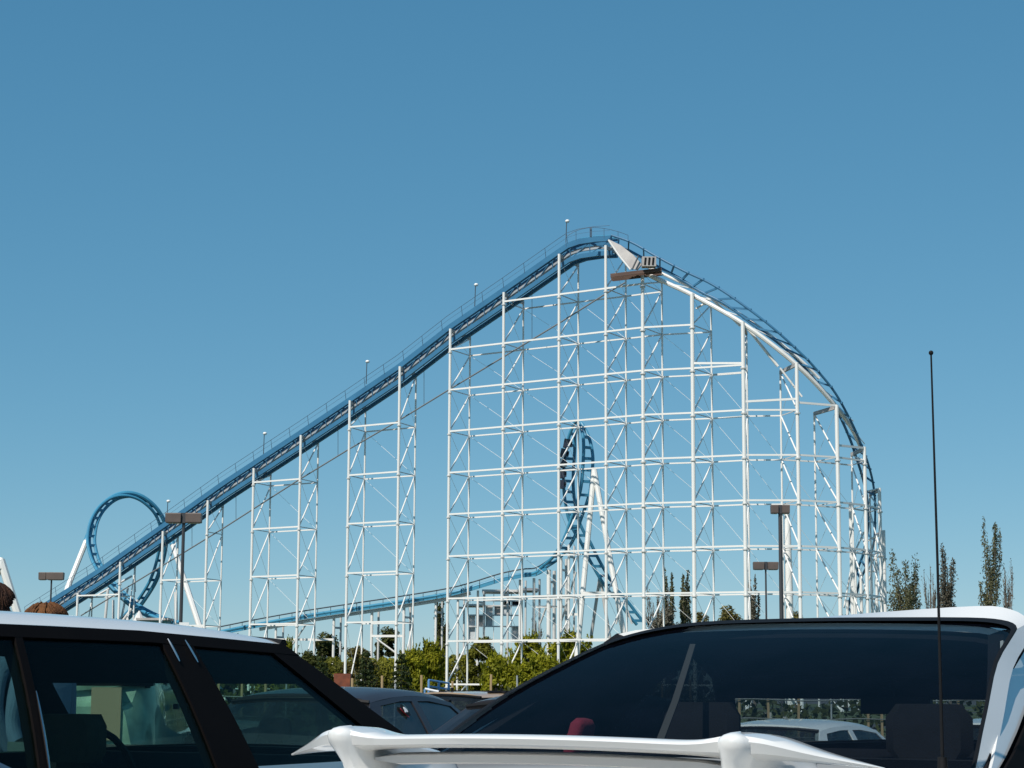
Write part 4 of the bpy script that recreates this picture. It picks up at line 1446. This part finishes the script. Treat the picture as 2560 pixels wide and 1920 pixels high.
    # --- wheels, lamps, mirrors, handles
    for y in (y0 + P.get('wr', 0.95), y1 - P.get('wf', 0.9)):
        for side in (-1, 1):
            xw = side * (hw - 0.09)
            b3 = MB()
            b3.lathe([(0.20, -0.10), (0.29, -0.105), (0.315, -0.07), (0.32, 0), (0.315, 0.07), (0.29, 0.105), (0.20, 0.10)], (xw, y, 0.32), 'x', 24)
            w_ = b3.build('wheel', M['rubber'], root, True)
            b4 = MB()
            b4.lathe([(0.001, side * 0.06), (0.05, side * 0.075), (0.06, side * 0.055), (0.17, side * 0.06), (0.20, side * 0.085), (0.205, side * 0.02)], (xw, y, 0.32), 'x', 20)
            b4.build('rim', M['chrome'], w_, True)
            b5 = MB()
            rr_ = []
            for k in range(13):
                a_ = math.pi * k / 12
                rr_.append([Vector((side * (hw + 0.004), y + math.cos(a_) * r_, 0.30 + math.sin(a_) * r_)) for r_ in (0.32, 0.375)])
            b5.slab(rr_, Vector((-side * 0.05, 0, 0)))
            b5.build('wheel_arch', M['black_trim'], root)
    for side in (-1, 1):
        _, zt, xt, _ = section(y0 + 0.1)
        b3 = MB()
        b3.box((side * hw * 0.66, y0 + 0.035, zt - 0.17), P.get('tail_size', (hw * 0.36, 0.1, 0.13)))
        b3.build('tail_light', M[P.get('tail', 'tail_red')], root)
        _, zt, xt, _ = section(y1 - 0.1)
        b3 = MB()
        b3.box((side * hw * 0.62, y1 - 0.035, zt - 0.1), (hw * 0.36, 0.1, 0.11))
        b3.build('headlight', M['lamp_clear'], root)
        # door mirror
        pm = F(side, yb1 - 0.28, yr1 - 0.28, P.get('mirror_s', 0.06))
        b3 = MB()
        b3.ball(pm + Vector((side * 0.12, -0.02, 0.045)), 0.1, 10, 8, (0.95, 0.6, 0.65))
        b3.tube([pm, pm + Vector((side * 0.09, 0, 0.02))], 0.025, 6)
        mo = b3.build('door_mirror', M[paint if P.get('mirror_paint', True) else 'black_trim'], root, True)
        b4 = MB()
        b4.box(pm + Vector((side * 0.12, -0.078, 0.045)), (0.13, 0.01, 0.085))
        b4.build('mirror_glass', M['chrome'], mo)
        for i in range(1, len(lines) - 1, 2):
            if i == 1 and len(lines) > 6:
                continue
            b4 = MB()
            b4.box((side * (hw + 0.004), lines[i][0] + 0.18, zb - 0.14), (0.03, 0.18, 0.035))
            b4.build('door_handle', M['black_trim'], root)
    for yy, s_ in ((y0, -1), (y1, 1)):
        b3 = MB()
        b3.box((0, yy + s_ * 0.02, 0.46), (hw * 1.62, 0.1, 0.2))
        b3.build('bumper', M[paint if P.get('bumper_paint', True) else 'black_trim'], root)
        b3 = MB()
        b3.box((0, yy + s_ * 0.075, 0.50), (0.31, 0.012, 0.15))
        b3.build('number_plate', M['sign_white'], root)
    return root, F, section


H_YAW = 0.45
hv = Vector((math.sin(H_YAW), math.cos(H_YAW), 0))
rv = Vector((math.cos(H_YAW), -math.sin(H_YAW), 0))

# ---- white station wagon, left
WAG = dict(xb=0.862, xr=0.60, zb=0.885, zr=1.342, yb0=-2.02, yr0=-1.78, yr1=0.97, yb1=1.70, y0=-2.45, y1=2.75, hw=0.885, zd=0.90, zh=0.72, droop=0.03,
           lines=[(-2.02, -1.78), (-1.88, -1.66), (-0.755, -0.60), (-0.715, -0.565), (0.16, 0.155), (0.405, 0.33), (1.42, 0.80), (1.70, 0.97)],
           hs=0.915, visor=0.30, mirror_s=-0.14, lip=0.04, crown=0.02, seat_y=0.25, rear_seat_y=-0.75, seat_top=0.87, mirror_paint=False)
# lines alternate pillar, window: D pillar, cargo window, thin pillar, rear door window, B pillar, front door window, A pillar
wroot, WF, wsec = car('station_wagon', 'white station wagon with black window frames at the lower left', 'car', Vector((-1.28, 6.8, 0)) - rv * 0.60, H_YAW, WAG, 'white_paint', glass='glass_side', frame='frame_trim', seat='tan_cloth')
# bright trim on the pillars, the B pillar pieces shaped as short light glints
for ya, yb_ in (((-0.722), (-0.572)), (0.20, 0.19), (0.34, 0.29)):
    bb = MB()
    s0, s1 = (0.0, 0.55) if ya < 0 else (0.78, 0.95)
    pts = [WF(1, ya, yb_, lerp(s0, s1, k / 5)) + Vector((0.012, 0, 0.002)) for k in range(6)]
    bb.tube(pts, 0.006, 6, radii=[0.002, 0.0042, 0.0045, 0.0045, 0.004, 0.002])
    bb.build('chrome_strip', M['chrome'], wroot, True)

# ---- white coupe with rear wing, right
C_YAW = 0.5
ch = Vector((math.sin(C_YAW), math.cos(C_YAW), 0))
cr_ = Vector((math.cos(C_YAW), -math.sin(C_YAW), 0))
COR = Vector((0.46, 5.2, 0)) - cr_ * 0.05
COU = dict(xb=0.79, xr=0.60, zb=0.945, zr=1.335, front_drop=0.12, yb0=0.06, yr0=0.93, yr1=1.75, yb1=2.55, y0=-0.92, y1=3.75, hw=0.865, zd=0.90, zh=0.66, droop=0.012,
           lines=[(0.06, 0.93), (0.10, 1.46), (0.11, 1.465), (1.00, 1.52), (2.38, 1.66), (2.55, 1.75)], side_glass='glass_privacy', hs=0.93, lip=0.012, crown=0.014, rbow=0.02,
           custom_rear=True, visor=0.10, liners=True, deep={2: -0.24}, seat_y=1.25, seat_top=0.925, wheel_dz=-0.13, pillar_mats={0: 'white_paint', 2: 'frame_trim', 4: 'white_paint'})
croot, CF, csec = car('sports_coupe', 'white two-door coupe with a big rear wing and dark rear glass', 'car', COR, C_YAW, COU, 'white_paint', glass='glass_dark', frame='black_trim')
# rear glass outline, half widths measured up the glass (left and right)
HWL = [(0.0, 0.80), (0.10, 0.785), (0.20, 0.765), (0.4, 0.71), (0.6, 0.635), (0.79, 0.56), (0.88, 0.50), (0.95, 0.42), (0.99, 0.33), (1.012, 0.20)]
HWR = [(0.0, 0.755), (0.09, 0.745), (0.2, 0.73), (0.35, 0.71), (0.63, 0.67), (0.85, 0.662), (0.93, 0.652), (0.985, 0.60), (1.012, 0.50), (1.022, 0.25)]


def gsurf(s, v):
    return Vector((v, 0.9 * s + 0.1 * v * v, 0.95 + 0.40 * s + 0.05 * (2 * s * (1 - s))))


def interp(T, s):
    for (a, va), (c, vc) in zip(T, T[1:]):
        if s <= c:
            return lerp(va, vc, (s - a) / (c - a))
    return T[-1][1]


outline = [(s, v) for s, v in HWR] + [(1.024, 0.05)] + [(s, -v) for s, v in HWL[::-1]]
outline += [(0.0 + 0.012 * (1 - (k / 8) ** 2), -0.80 * k / 8 if k > 0 else 0.755 * -k / 8) for k in range(7, -8, -1)]
op = catmull([Vector((s, v, 0)) for s, v in outline] + [Vector((outline[0][0], outline[0][1], 0))], 3)[:-1]


def gring(scale):
    cs, cv = 0.5, -0.03
    return [gsurf(cs + (p.x - cs) * scale, cv + (p.y - cv) * scale) for p in op]


bb = MB()
rings = [gring(k) for k in (1.0, 0.85, 0.65, 0.45, 0.25, 0.08)]
bb.grid(rings, True)
n_ = len(op)
bb.f.append(tuple(len(bb.v) - n_ + i for i in range(n_)))
bb.build('rear_window', M['glass_dark'], croot, 'all')
bb = MB()
w_in = []
cs, cv = 0.5, -0.03
for p in op:
    d = 0.985 if p.x < 0.8 else 0.925
    dv = 0.993 if p.y > 0 else 0.975
    w_in.append(gsurf(cs + (p.x - cs) * d, cv + (p.y - cv) * dv) + Vector((0, -0.004, 0.008)))
outr = [gsurf(cs + (p.x - cs) * 1.012, cv + (p.y - cv) * 1.004) + Vector((0, -0.003, 0.006)) for p in op]
outr2 = [gsurf(cs + (p.x - cs) * 1.015, cv + (p.y - cv) * 1.004) + Vector((0, 0.03, -0.02)) for p in op]
bb.grid([w_in, outr, outr2], True)
bb.build('window_seal', M['black_trim'], croot, True)
# painted surround from glass rim to roof, pillars and deck
bb = MB()
r1 = [gsurf(cs + (p.x - cs) * 1.016, cv + (p.y - cv) * 1.005) + Vector((0, -0.001, 0.001)) for p in op]
r2 = []
for p in op:
    g_ = gsurf(p.x, p.y)
    if p.x > 0.9:
        k = (p.x - 0.9) / 0.124
        kl = min(1, max(0, (p.y + 0.30) / 0.85))
        g_ += Vector((0.012 * (1 - k) if p.y > 0 else 0.0, 0.10, 0.030 * kl * k + 0.02 * kl - 0.010 * (1 - kl)))
    elif p.x < 0.03:
        g_ += Vector((0, -0.09, -0.03))
    else:
        sg_ = 1 if p.y > 0 else -1
        g_ += Vector((0.020, 0.09, -0.012)) if sg_ > 0 else Vector((0.006, 0.09, -0.03))
    r2.append(g_)
bb.grid([r1, r2], True)
bb.build('window_surround', M['white_paint'], croot, True)
bb = MB()
bb.grid([[p + Vector((0, 0.010, -0.016)) for p in r1], [p + Vector((-0.02 if p.x > 0 else 0.02, 0.03, -0.03)) for p in r2]], True)
bb.build('window_lining', M['interior'], croot, True)
# parcel shelf and rear seat back seen through the glass
bb = MB()
bb.grid([[(-0.72, 0.1, 0.925), (0.72, 0.1, 0.925)], [(-0.70, 0.55, 0.915), (0.70, 0.55, 0.915)]])
bb.build('parcel_shelf', M['interior'], croot)
bb = MB()
bb.slab([[(x, 0.62, 0.5), (x, 0.52, 0.92), (x, 0.49, 0.975)] for x in (-0.66, -0.3, 0.3, 0.66)], Vector((0, -0.1, 0)))
bb.build('rear_seat', M['seat_cloth'], croot, True)
bb = MB()
bb.slab([[(-0.375, 0.66, 0.95), (-0.350, 0.66, 0.95)], [(-0.362, 0.80, 1.12), (-0.340, 0.80, 1.12)], [(-0.345, 0.90, 1.29), (-0.327, 0.90, 1.29)]], Vector((0.0, 0.006, 0)))
bb.build('glare_streak', M['glare_grey'], croot)  # pale strip modelled in place of a glare streak on the glass

# wing: blade, two teardrop pedestals, brake light bar
bb = MB()
rows = []
WU = -0.73
for k in range(101):
    x = -0.757 + 1.514 * k / 100
    a_ = abs(x)
    zc_ = 1.046 - 0.013 * (a_ / 0.5) ** 2 - 0.026 * max(0, (a_ - 0.55) / 0.207) ** 1.2
    chord = 0.20 if a_ < 0.5 else 0.20 * max(0.06, 1 - ((a_ - 0.5) / 0.262) ** 1.7)
    th = 0.029 if a_ < 0.45 else 0.029 * max(0.14, 1 - ((a_ - 0.45) / 0.33) ** 1.6)
    yc = WU + 0.13 * (a_ / 0.757) ** 2
    gg = math.exp(-((a_ - 0.50) / (0.075 if a_ < 0.5 else 0.11)) ** 2)
    zc_ += 0.019 * gg
    th += 0.028 * gg
    chord += 0.05 * gg
    rows.append([(x, yc - chord * 0.5, zc_ - th * 0.10), (x, yc - chord * 0.46, zc_ + th * 0.10), (x, yc - chord * 0.2, zc_ + th * 0.20), (x, yc + chord * 0.15, zc_ + th * 0.12), (x, yc + chord * 0.5, zc_ - th * 0.30),
                 (x, yc + chord * 0.35, zc_ - th * 0.62), (x, yc, zc_ - th * 0.9), (x, yc - chord * 0.3, zc_ - th * 0.85), (x, yc - chord * 0.46, zc_ - th * 0.55)])
bb.grid(rows, True)
bb.f.append(tuple(range(9)))
k = len(bb.v)
bb.f.append(tuple(range(k - 9, k))[::-1])
wing = bb.build('rear_wing', M['white_paint'], croot, True)
for side in (-1, 1):
    bb = MB()
    rows = []
    # shark-fin section: blunt at the back, long tail forwards, leaning over the blade
    for z, w_, yb2, yf2 in ((0.885, 0.060, -0.78, -0.20), (0.905, 0.046, -0.775, -0.24), (0.94, 0.037, -0.775, -0.28), (0.98, 0.034, -0.785, -0.30), (1.005, 0.037, -0.80, -0.30), (1.028, 0.044, -0.815, -0.30), (1.043, 0.046, -0.82, -0.31), (1.053, 0.041, -0.818, -0.34), (1.060, 0.031, -0.808, -0.40), (1.064, 0.016, -0.79, -0.48), (1.0655, 0.001, -0.75, -0.60)):
        row = []
        for j in range(28):
            th = 2 * math.pi * j / 28
            cx, sy = math.cos(th), math.sin(th)
            t_ = (sy + 1) / 2
            wid = w_ * 1.35 * (1.0 - 0.45 * t_ ** 1.5)
            row.append((side * (0.49 - 0.035 * max(0, (1.03 - z) / 0.14)) + math.copysign(abs(cx) ** 0.8, cx) * wid, yb2 + (yf2 - yb2) * t_ ** 1.1, z - 0.060 * t_ ** 1.15 * max(0, min(1, (z - 0.98) / 0.03))))
        rows.append(row)
    bb.grid(rows, True)
    bb.build('wing_pedestal', M['white_paint'], wing, True)
bb = MB()
rows = []
for k in range(17):
    x = -0.44 + 0.88 * k / 16
    zc_ = 0.999 - 0.030 * (x / 0.757) ** 2
    e = min(1, (0.45 - abs(x)) / 0.03)
    rows.append([(x, -0.72, zc_ - 0.012 * e), (x, -0.722, zc_ + 0.006 * e), (x, -0.69, zc_ + 0.012 * e), (x, -0.61, zc_ + 0.006), (x, -0.61, zc_ - 0.012), (x, -0.69, zc_ - 0.016 * e)])
bb.grid(rows, True)
bb.f += [tuple(range(6)), tuple(range(16 * 6, 17 * 6))[::-1]]
bb.build('light_bar', M['canvas'], wing, True)
# tapered seam of the boot lid and aerial
bb = MB()
bb.tube([(x, -0.915 + 0.02 * abs(x), 0.905) for x in (-0.6, -0.3, 0, 0.3, 0.6)], 0.006, 5)
for x in (-0.68, 0.68):
    bb.tube([(x, -0.8, 0.905), (x * 1.01, -0.4, 0.93), (x * 1.0, -0.05, 0.955)], 0.005, 5)
bb.build('boot_seam', M['black_trim'], croot)
bb = MB()
bb.tube([(0.73, -0.10, 0.90), (0.73, -0.10, 1.0)], 0.014, 10, radii=[0.016, 0.011])
bb.tube([(0.73, -0.10, 1.0), (0.7305, -0.10, 1.45), (0.728, -0.10, 1.955)], 0.003, 8, radii=[0.0042, 0.0032, 0.0022])
bb.ball((0.728, -0.10, 1.956), 0.006, 8, 6)
bb.build('aerial', M['black_trim'], croot, True)
# red bundle on the parcel shelf
rcush = empty('red_cushion', COR + cr_ * -0.52 + ch * 0.46 + Vector((0, 0, 0.922)), 'red cushion lying inside the white coupe behind its rear glass', 'cushion', rz=-C_YAW)
bb = MB()
m3 = Matrix.Rotation(R(14), 3, 'Y')
rows = []
for z, k in ((0.0, 0.7), (0.012, 0.95), (0.07, 1.0), (0.135, 0.92), (0.15, 0.6)):
    rows.append([m3 @ Vector((math.copysign(abs(math.cos(a_)) ** 0.6, math.cos(a_)) * 0.024 * k, math.copysign(abs(math.sin(a_)) ** 0.6, math.sin(a_)) * 0.06 * k, z)) for a_ in [j * math.pi / 10 for j in range(20)]])
bb.grid(rows, True)
bb.f += [tuple(range(20))[::-1], tuple(range(80, 100))]
bb.build('cover', M['red_cloth'], rcush, 'all')
bb = MB()
bb.tube([m3 @ Vector((0.024 * math.cos(a_), 0.06 * math.sin(a_), 0.10)) for a_ in [k * math.pi / 8 for k in range(17)]], 0.006, 5)
bb.build('piping', M['red_cloth'], rcush, True)

# ---- other parked cars
SED = dict(xb=0.80, xr=0.56, zb=0.93, zr=1.385, yb0=-1.15, yr0=-0.55, yr1=0.75, yb1=1.45, y0=-2.15, y1=2.35, hw=0.85, zd=0.92, zh=0.72, droop=0.05,
           lines=[(-1.15, -0.55), (-0.80, -0.40), (0.06, 0.05), (0.16, 0.14), (1.22, 0.66), (1.45, 0.75)], hs=0.92, lip=0.035, crown=0.03)
HAT = dict(SED, yb0=-1.35, yr0=-0.45, lines=[(-1.35, -0.45), (-0.9, -0.3), (0.12, 0.1), (0.22, 0.19), (1.25, 0.66), (1.45, 0.75)], zr=1.33, zb=0.92)
SUV = dict(SED, zb=1.05, zr=1.70, xb=0.84, xr=0.68, yb0=-2.0, yr0=-1.85, y0=-2.2, zd=1.0, zh=0.95, hw=0.89, lines=[(-2.0, -1.85), (-1.85, -1.72), (-1.0, -0.95), (-0.9, -0.86), (0.1, 0.08), (0.2, 0.18), (1.2, 0.66), (1.45, 0.75)], droop=0.02)


def ground_at(px, D):
    return Vector(((px - 1280) / FPX * D * 1.0, D, gz(D)))


p = ground_at(1000, 15.1)
dk, DF, _ = car('parked_car', 'charcoal sedan with a round sticker on its side glass beyond the wagon', 'car', p + Vector((-0.44, 0.0, 0)), 0.42, dict(SED, zr=1.35), 'charcoal_paint', frame='charcoal_paint')
# round sticker: black disc, white bulb shape, red rim below, green top
pc = DF(1, -0.17, -0.13, 0.76)
nrm = (DF(1, 0.0, 0.0, 0.42) - pc).cross(DF(1, -0.17, -0.17, 0.6) - pc).normalized()
if nrm.x < 0:
    nrm = -nrm
tg = (DF(1, 0.0, 0.0, 0.42) - pc).normalized()
bt = tg.cross(nrm)
if bt.z < 0:
    bt = -bt
for nm, r_, sc, oc, mname, off in (('sticker', 0.056, (1, 1.1), (0, 0), 'black_trim', 0.012), ('sticker_rim', 0.052, (1, 0.35), (0, -0.05), 'tail_red', 0.009), ('sticker_leaf', 0.03, (1, 0.5), (0, 0.062), 'teal', 0.010), ('sticker_bulb', 0.026, (1, 1), (0, 0.008), 'sign_white', 0.015), ('sticker_stem', 0.018, (0.5, 1.6), (0.0, -0.02), 'sign_white', 0.014)):
    bb = MB()
    ring = [pc + nrm * off + tg * (math.cos(a_) * r_ * sc[0] * 1.0) + bt * (oc[1] + math.sin(a_) * r_ * sc[1]) * 0.6 for a_ in [k * math.pi / 10 for k in range(20)]]
    bb.v = [tuple(v) for v in ring] + [tuple(v - nrm * 0.004) for v in ring]
    bb.f = [tuple(range(20)), tuple(range(20, 40))[::-1]] + [(i, (i + 1) % 20, 20 + (i + 1) % 20, 20 + i) for i in range(20)]
    bb.build(nm, M[mname], dk)

p = ground_at(1345, 12.9)
car('parked_car', 'dark grey hatchback half hidden behind the coupe, right of the charcoal sedan', 'car', p + Vector((0.25, 1.1, 0)), 0.48, HAT, 'charcoal_paint', frame='charcoal_paint')
p = ground_at(1215, 25)
tv, TF, _ = car('parked_car', 'tan off-roader with a roof rack far behind the dark hatchback', 'car', p + Vector((1.0, 1.2, -0.03)), 0.9, SUV, 'tan_paint')
bb = MB()
for x in (-0.5, 0.5):
    bb.tube([(x, -1.6, 1.745), (x, 0.5, 1.745)], 0.025, 6)
for y in (-1.4, -0.7, 0.0, 0.45):
    bb.tube([(-0.6, y, 1.745), (0.6, y, 1.745)], 0.02, 6)
    for x in (-0.5, 0.5):
        bb.tube([(x, y, 1.68), (x, y, 1.8)], 0.02, 5)
bb.build('roof_rack', M['black_trim'], tv)
p = ground_at(2235, 19.6)
car('parked_car', 'white sedan seen through the coupe glass, left of another white car', 'car', Vector((p.x - 0.75, 21.3, gz(21))), 0.62, dict(SED, zr=1.40), 'white_paint', frame='white_paint')
p = ground_at(2350, 21)
car('parked_car', 'white sedan seen through the right end of the coupe glass by the aerial', 'car', Vector((p.x + 1.1, 23.0, gz(23))), 0.62, dict(SED, zr=1.40), 'white_paint', frame='black_trim')
p = ground_at(280, 13.5)
car('parked_car', 'pale green van seen through the wagon side window', 'car', Vector((-3.13, 13.9, gz(14))), -0.10, dict(SUV, y1=2.0, tail='tan_paint', tail_size=(0.17, 0.1, 0.30), zb=1.42, zr=1.74, zd=1.39, zh=1.1, yb0=-2.1, yr0=-1.95, lines=[(-2.1, -1.95), (-1.95, -1.82), (-1.0, -0.95), (-0.9, -0.86), (0.1, 0.08), (0.2, 0.18), (1.2, 0.66), (1.45, 0.75)]), 'green_paint')
p = ground_at(640, 14.0)
car('parked_car', 'white hatchback glimpsed through the wagon front door glass', 'car', Vector((-3.3, 23.0, gz(23))), 0.48, HAT, 'white_paint')
car('parked_car', 'unseen charcoal off-roader added right of the white coupe as a dark reflection', 'car', COR + cr_ * 2.72 + ch * 1.7, C_YAW, SUV, 'charcoal_paint')  # added out of view, a dark body for the coupe's side glass to reflect
# near navy car whose door mirror enters the lower left
car('parked_car', 'dark navy car at the bottom left corner, only its door mirror in view', 'car', Vector((-1.198, -0.11, 0)), 0.0, dict(SED, zb=0.991, zr=1.45), 'navy_paint', group=None)


# ------------------------------------------------------------------ people beyond the wagon
def person(px, ytop, D, label, hairm, face_yaw, longhair):
    t_ = at(px, ytop, D)
    base = Vector((t_.x, t_.y, gz(t_.y)))
    H = t_.z - base.z
    r_ = empty('person', base, label, 'person', 'people beyond the wagon', face_yaw)
    k = H / 1.60
    # body: one skinned figure
    joints = [(0, 0, 0.88), (0, 0.01, 1.05), (0, 0.0, 1.24), (0, 0.0, 1.33), (0, 0.02, 1.40), (0, 0.03, 1.47),
              (0.16, 0, 1.27), (0.20, 0.02, 1.02), (0.19, -0.08, 0.82), (0.185, -0.11, 0.74),
              (-0.16, 0, 1.27), (-0.20, 0.02, 1.02), (-0.19, -0.08, 0.82), (-0.185, -0.11, 0.74),
              (0.09, 0, 0.80), (0.10, -0.01, 0.45), (0.10, 0.02, 0.07), (0.11, -0.12, 0.035),
              (-0.09, 0, 0.80), (-0.10, 0.03, 0.45), (-0.10, 0.09, 0.07), (-0.11, -0.05, 0.035)]
    edges = [(0, 1), (1, 2), (2, 3), (3, 4), (4, 5), (2, 6), (6, 7), (7, 8), (8, 9), (2, 10), (10, 11), (11, 12), (12, 13), (0, 14), (14, 15), (15, 16), (16, 17), (0, 18), (18, 19), (19, 20), (20, 21)]
    rad = [0.13, 0.12, 0.13, 0.06, 0.055, 0.07, 0.055, 0.043, 0.032, 0.036, 0.055, 0.043, 0.032, 0.036, 0.085, 0.06, 0.04, 0.035, 0.085, 0.06, 0.04, 0.035]
    me = bpy.data.meshes.new('body')
    me.from_pydata([(x * k, y * k, z * k) for x, y, z in joints], edges, [])
    bo = bpy.data.objects.new('body', me)
    col.objects.link(bo)
    bo.parent = r_
    md = bo.modifiers.new('skin', 'SKIN')
    for v, rr_ in zip(me.skin_vertices[0].data, rad):
        v.radius = (rr_ * k, rr_ * k)
    me.skin_vertices[0].data[0].use_root = True
    bo.modifiers.new('sub', 'SUBSURF').levels = 2
    bo.modifiers['sub'].render_levels = 2
    me.materials.append(M['shirt'])
    # head with face
    hb_ = MB()
    rows = []
    prof = [(-0.115, 0.035, 0.0), (-0.105, 0.05, -0.01), (-0.08, 0.062, -0.008), (-0.04, 0.070, 0), (0.0, 0.074, 0.004), (0.04, 0.074, 0.006), (0.075, 0.064, 0.008), (0.1, 0.045, 0.008), (0.113, 0.015, 0.006)]
    for z, w, yo in prof:
        rows.append([Vector((math.cos(a_) * w, yo + math.sin(a_) * w * 1.22, 1.487 + z)) * k for a_ in [j * math.pi / 10 for j in range(20)]])
    hb_.grid(rows, True)
    hb_.ball(Vector((0, -0.09, 1.465)) * k, 0.016 * k, 8, 6, (0.8, 1.2, 1.3))
    for s_ in (-1, 1):
        hb_.ball(Vector((s_ * 0.075, 0.01, 1.475)) * k, 0.022 * k, 8, 6, (0.4, 0.8, 1.3))
    hd = hb_.build('head', M['skin'], r_, 'all')
    eb = MB()
    for s_ in (-1, 1):
        eb.ball(Vector((s_ * 0.03, -0.078, 1.487)) * k, 0.009 * k, 8, 6)
    eb.build('eye', M['eye'], hd, 'all')
    mb_ = MB()
    mb_.ball(Vector((0, -0.076, 1.425)) * k, 0.02 * k, 8, 6, (1, 0.4, 0.3))
    mb_.build('mouth', M['red_cloth'], hd, 'all')
    hr = MB()
    rows = []
    lo = -0.14 if longhair else -0.05
    for i in range(11):
        th = i / 10
        row = []
        for j in range(28):
            a_ = 2 * math.pi * j / 28
            front = max(0, -math.sin(a_))
            zl = lerp(lo, 0.055, front ** 0.6)
            z = lerp(0.126, zl, th)
            w = 0.104 * math.sqrt(max(0.0, 1 - (max(0, z) / 0.127) ** 2)) if z > 0 else 0.104 + (0.04 * (-z / 0.14) ** 2 if longhair else -0.03 * (-z / 0.05))
            w = max(0.003, w) * (1 + 0.05 * math.sin(9 * a_ + 3 * th) + 0.03 * math.sin(23 * a_))
            row.append(Vector((math.cos(a_) * w, 0.008 + math.sin(a_) * w * 1.2, 1.487 + z)) * k)
        rows.append(row)
    hr.grid(rows, True)
    rg = random.Random(int(px * 10) + 3)
    for q in range(150):
        a0 = rg.uniform(0, 2 * math.pi)
        th0 = rg.uniform(0.0, 0.5)
        pts = []
        for j in range(6):
            th = th0 + (rg.uniform(0.85, 1.04) - th0) * j / 5
            a_ = a0 + 0.25 * math.sin(3 * th + a0) * th
            front = max(0, -math.sin(a_))
            zl = lerp(lo, 0.055, front ** 0.6)
            z = lerp(0.126, zl, min(1, th))
            w = 0.104 * math.sqrt(max(0.0, 1 - (max(0, z) / 0.127) ** 2)) if z > 0 else 0.104 + (0.04 * (-z / 0.14) ** 2 if longhair else -0.03 * (-z / 0.05))
            w = max(0.006, w) * 1.04 + rg.uniform(0, 0.004)
            pts.append(Vector((math.cos(a_) * w, 0.008 + math.sin(a_) * w * 1.2, 1.487 + z + 0.003)) * k)
        hr.tube(pts, 0.004, 4, radii=[0.0045, 0.005, 0.005, 0.0045, 0.0035, 0.001])
    hr.build('hair', M[hairm], hd, 'all')
    return r_


person(118, 1513, 9.6, 'person with light brown hair beyond the white wagon, only the head showing', 'hair_brown', R(60), False)
person(-22, 1462, 9.6, 'person with long dark brown hair at the left edge beyond the wagon', 'hair_dark', R(120), True)
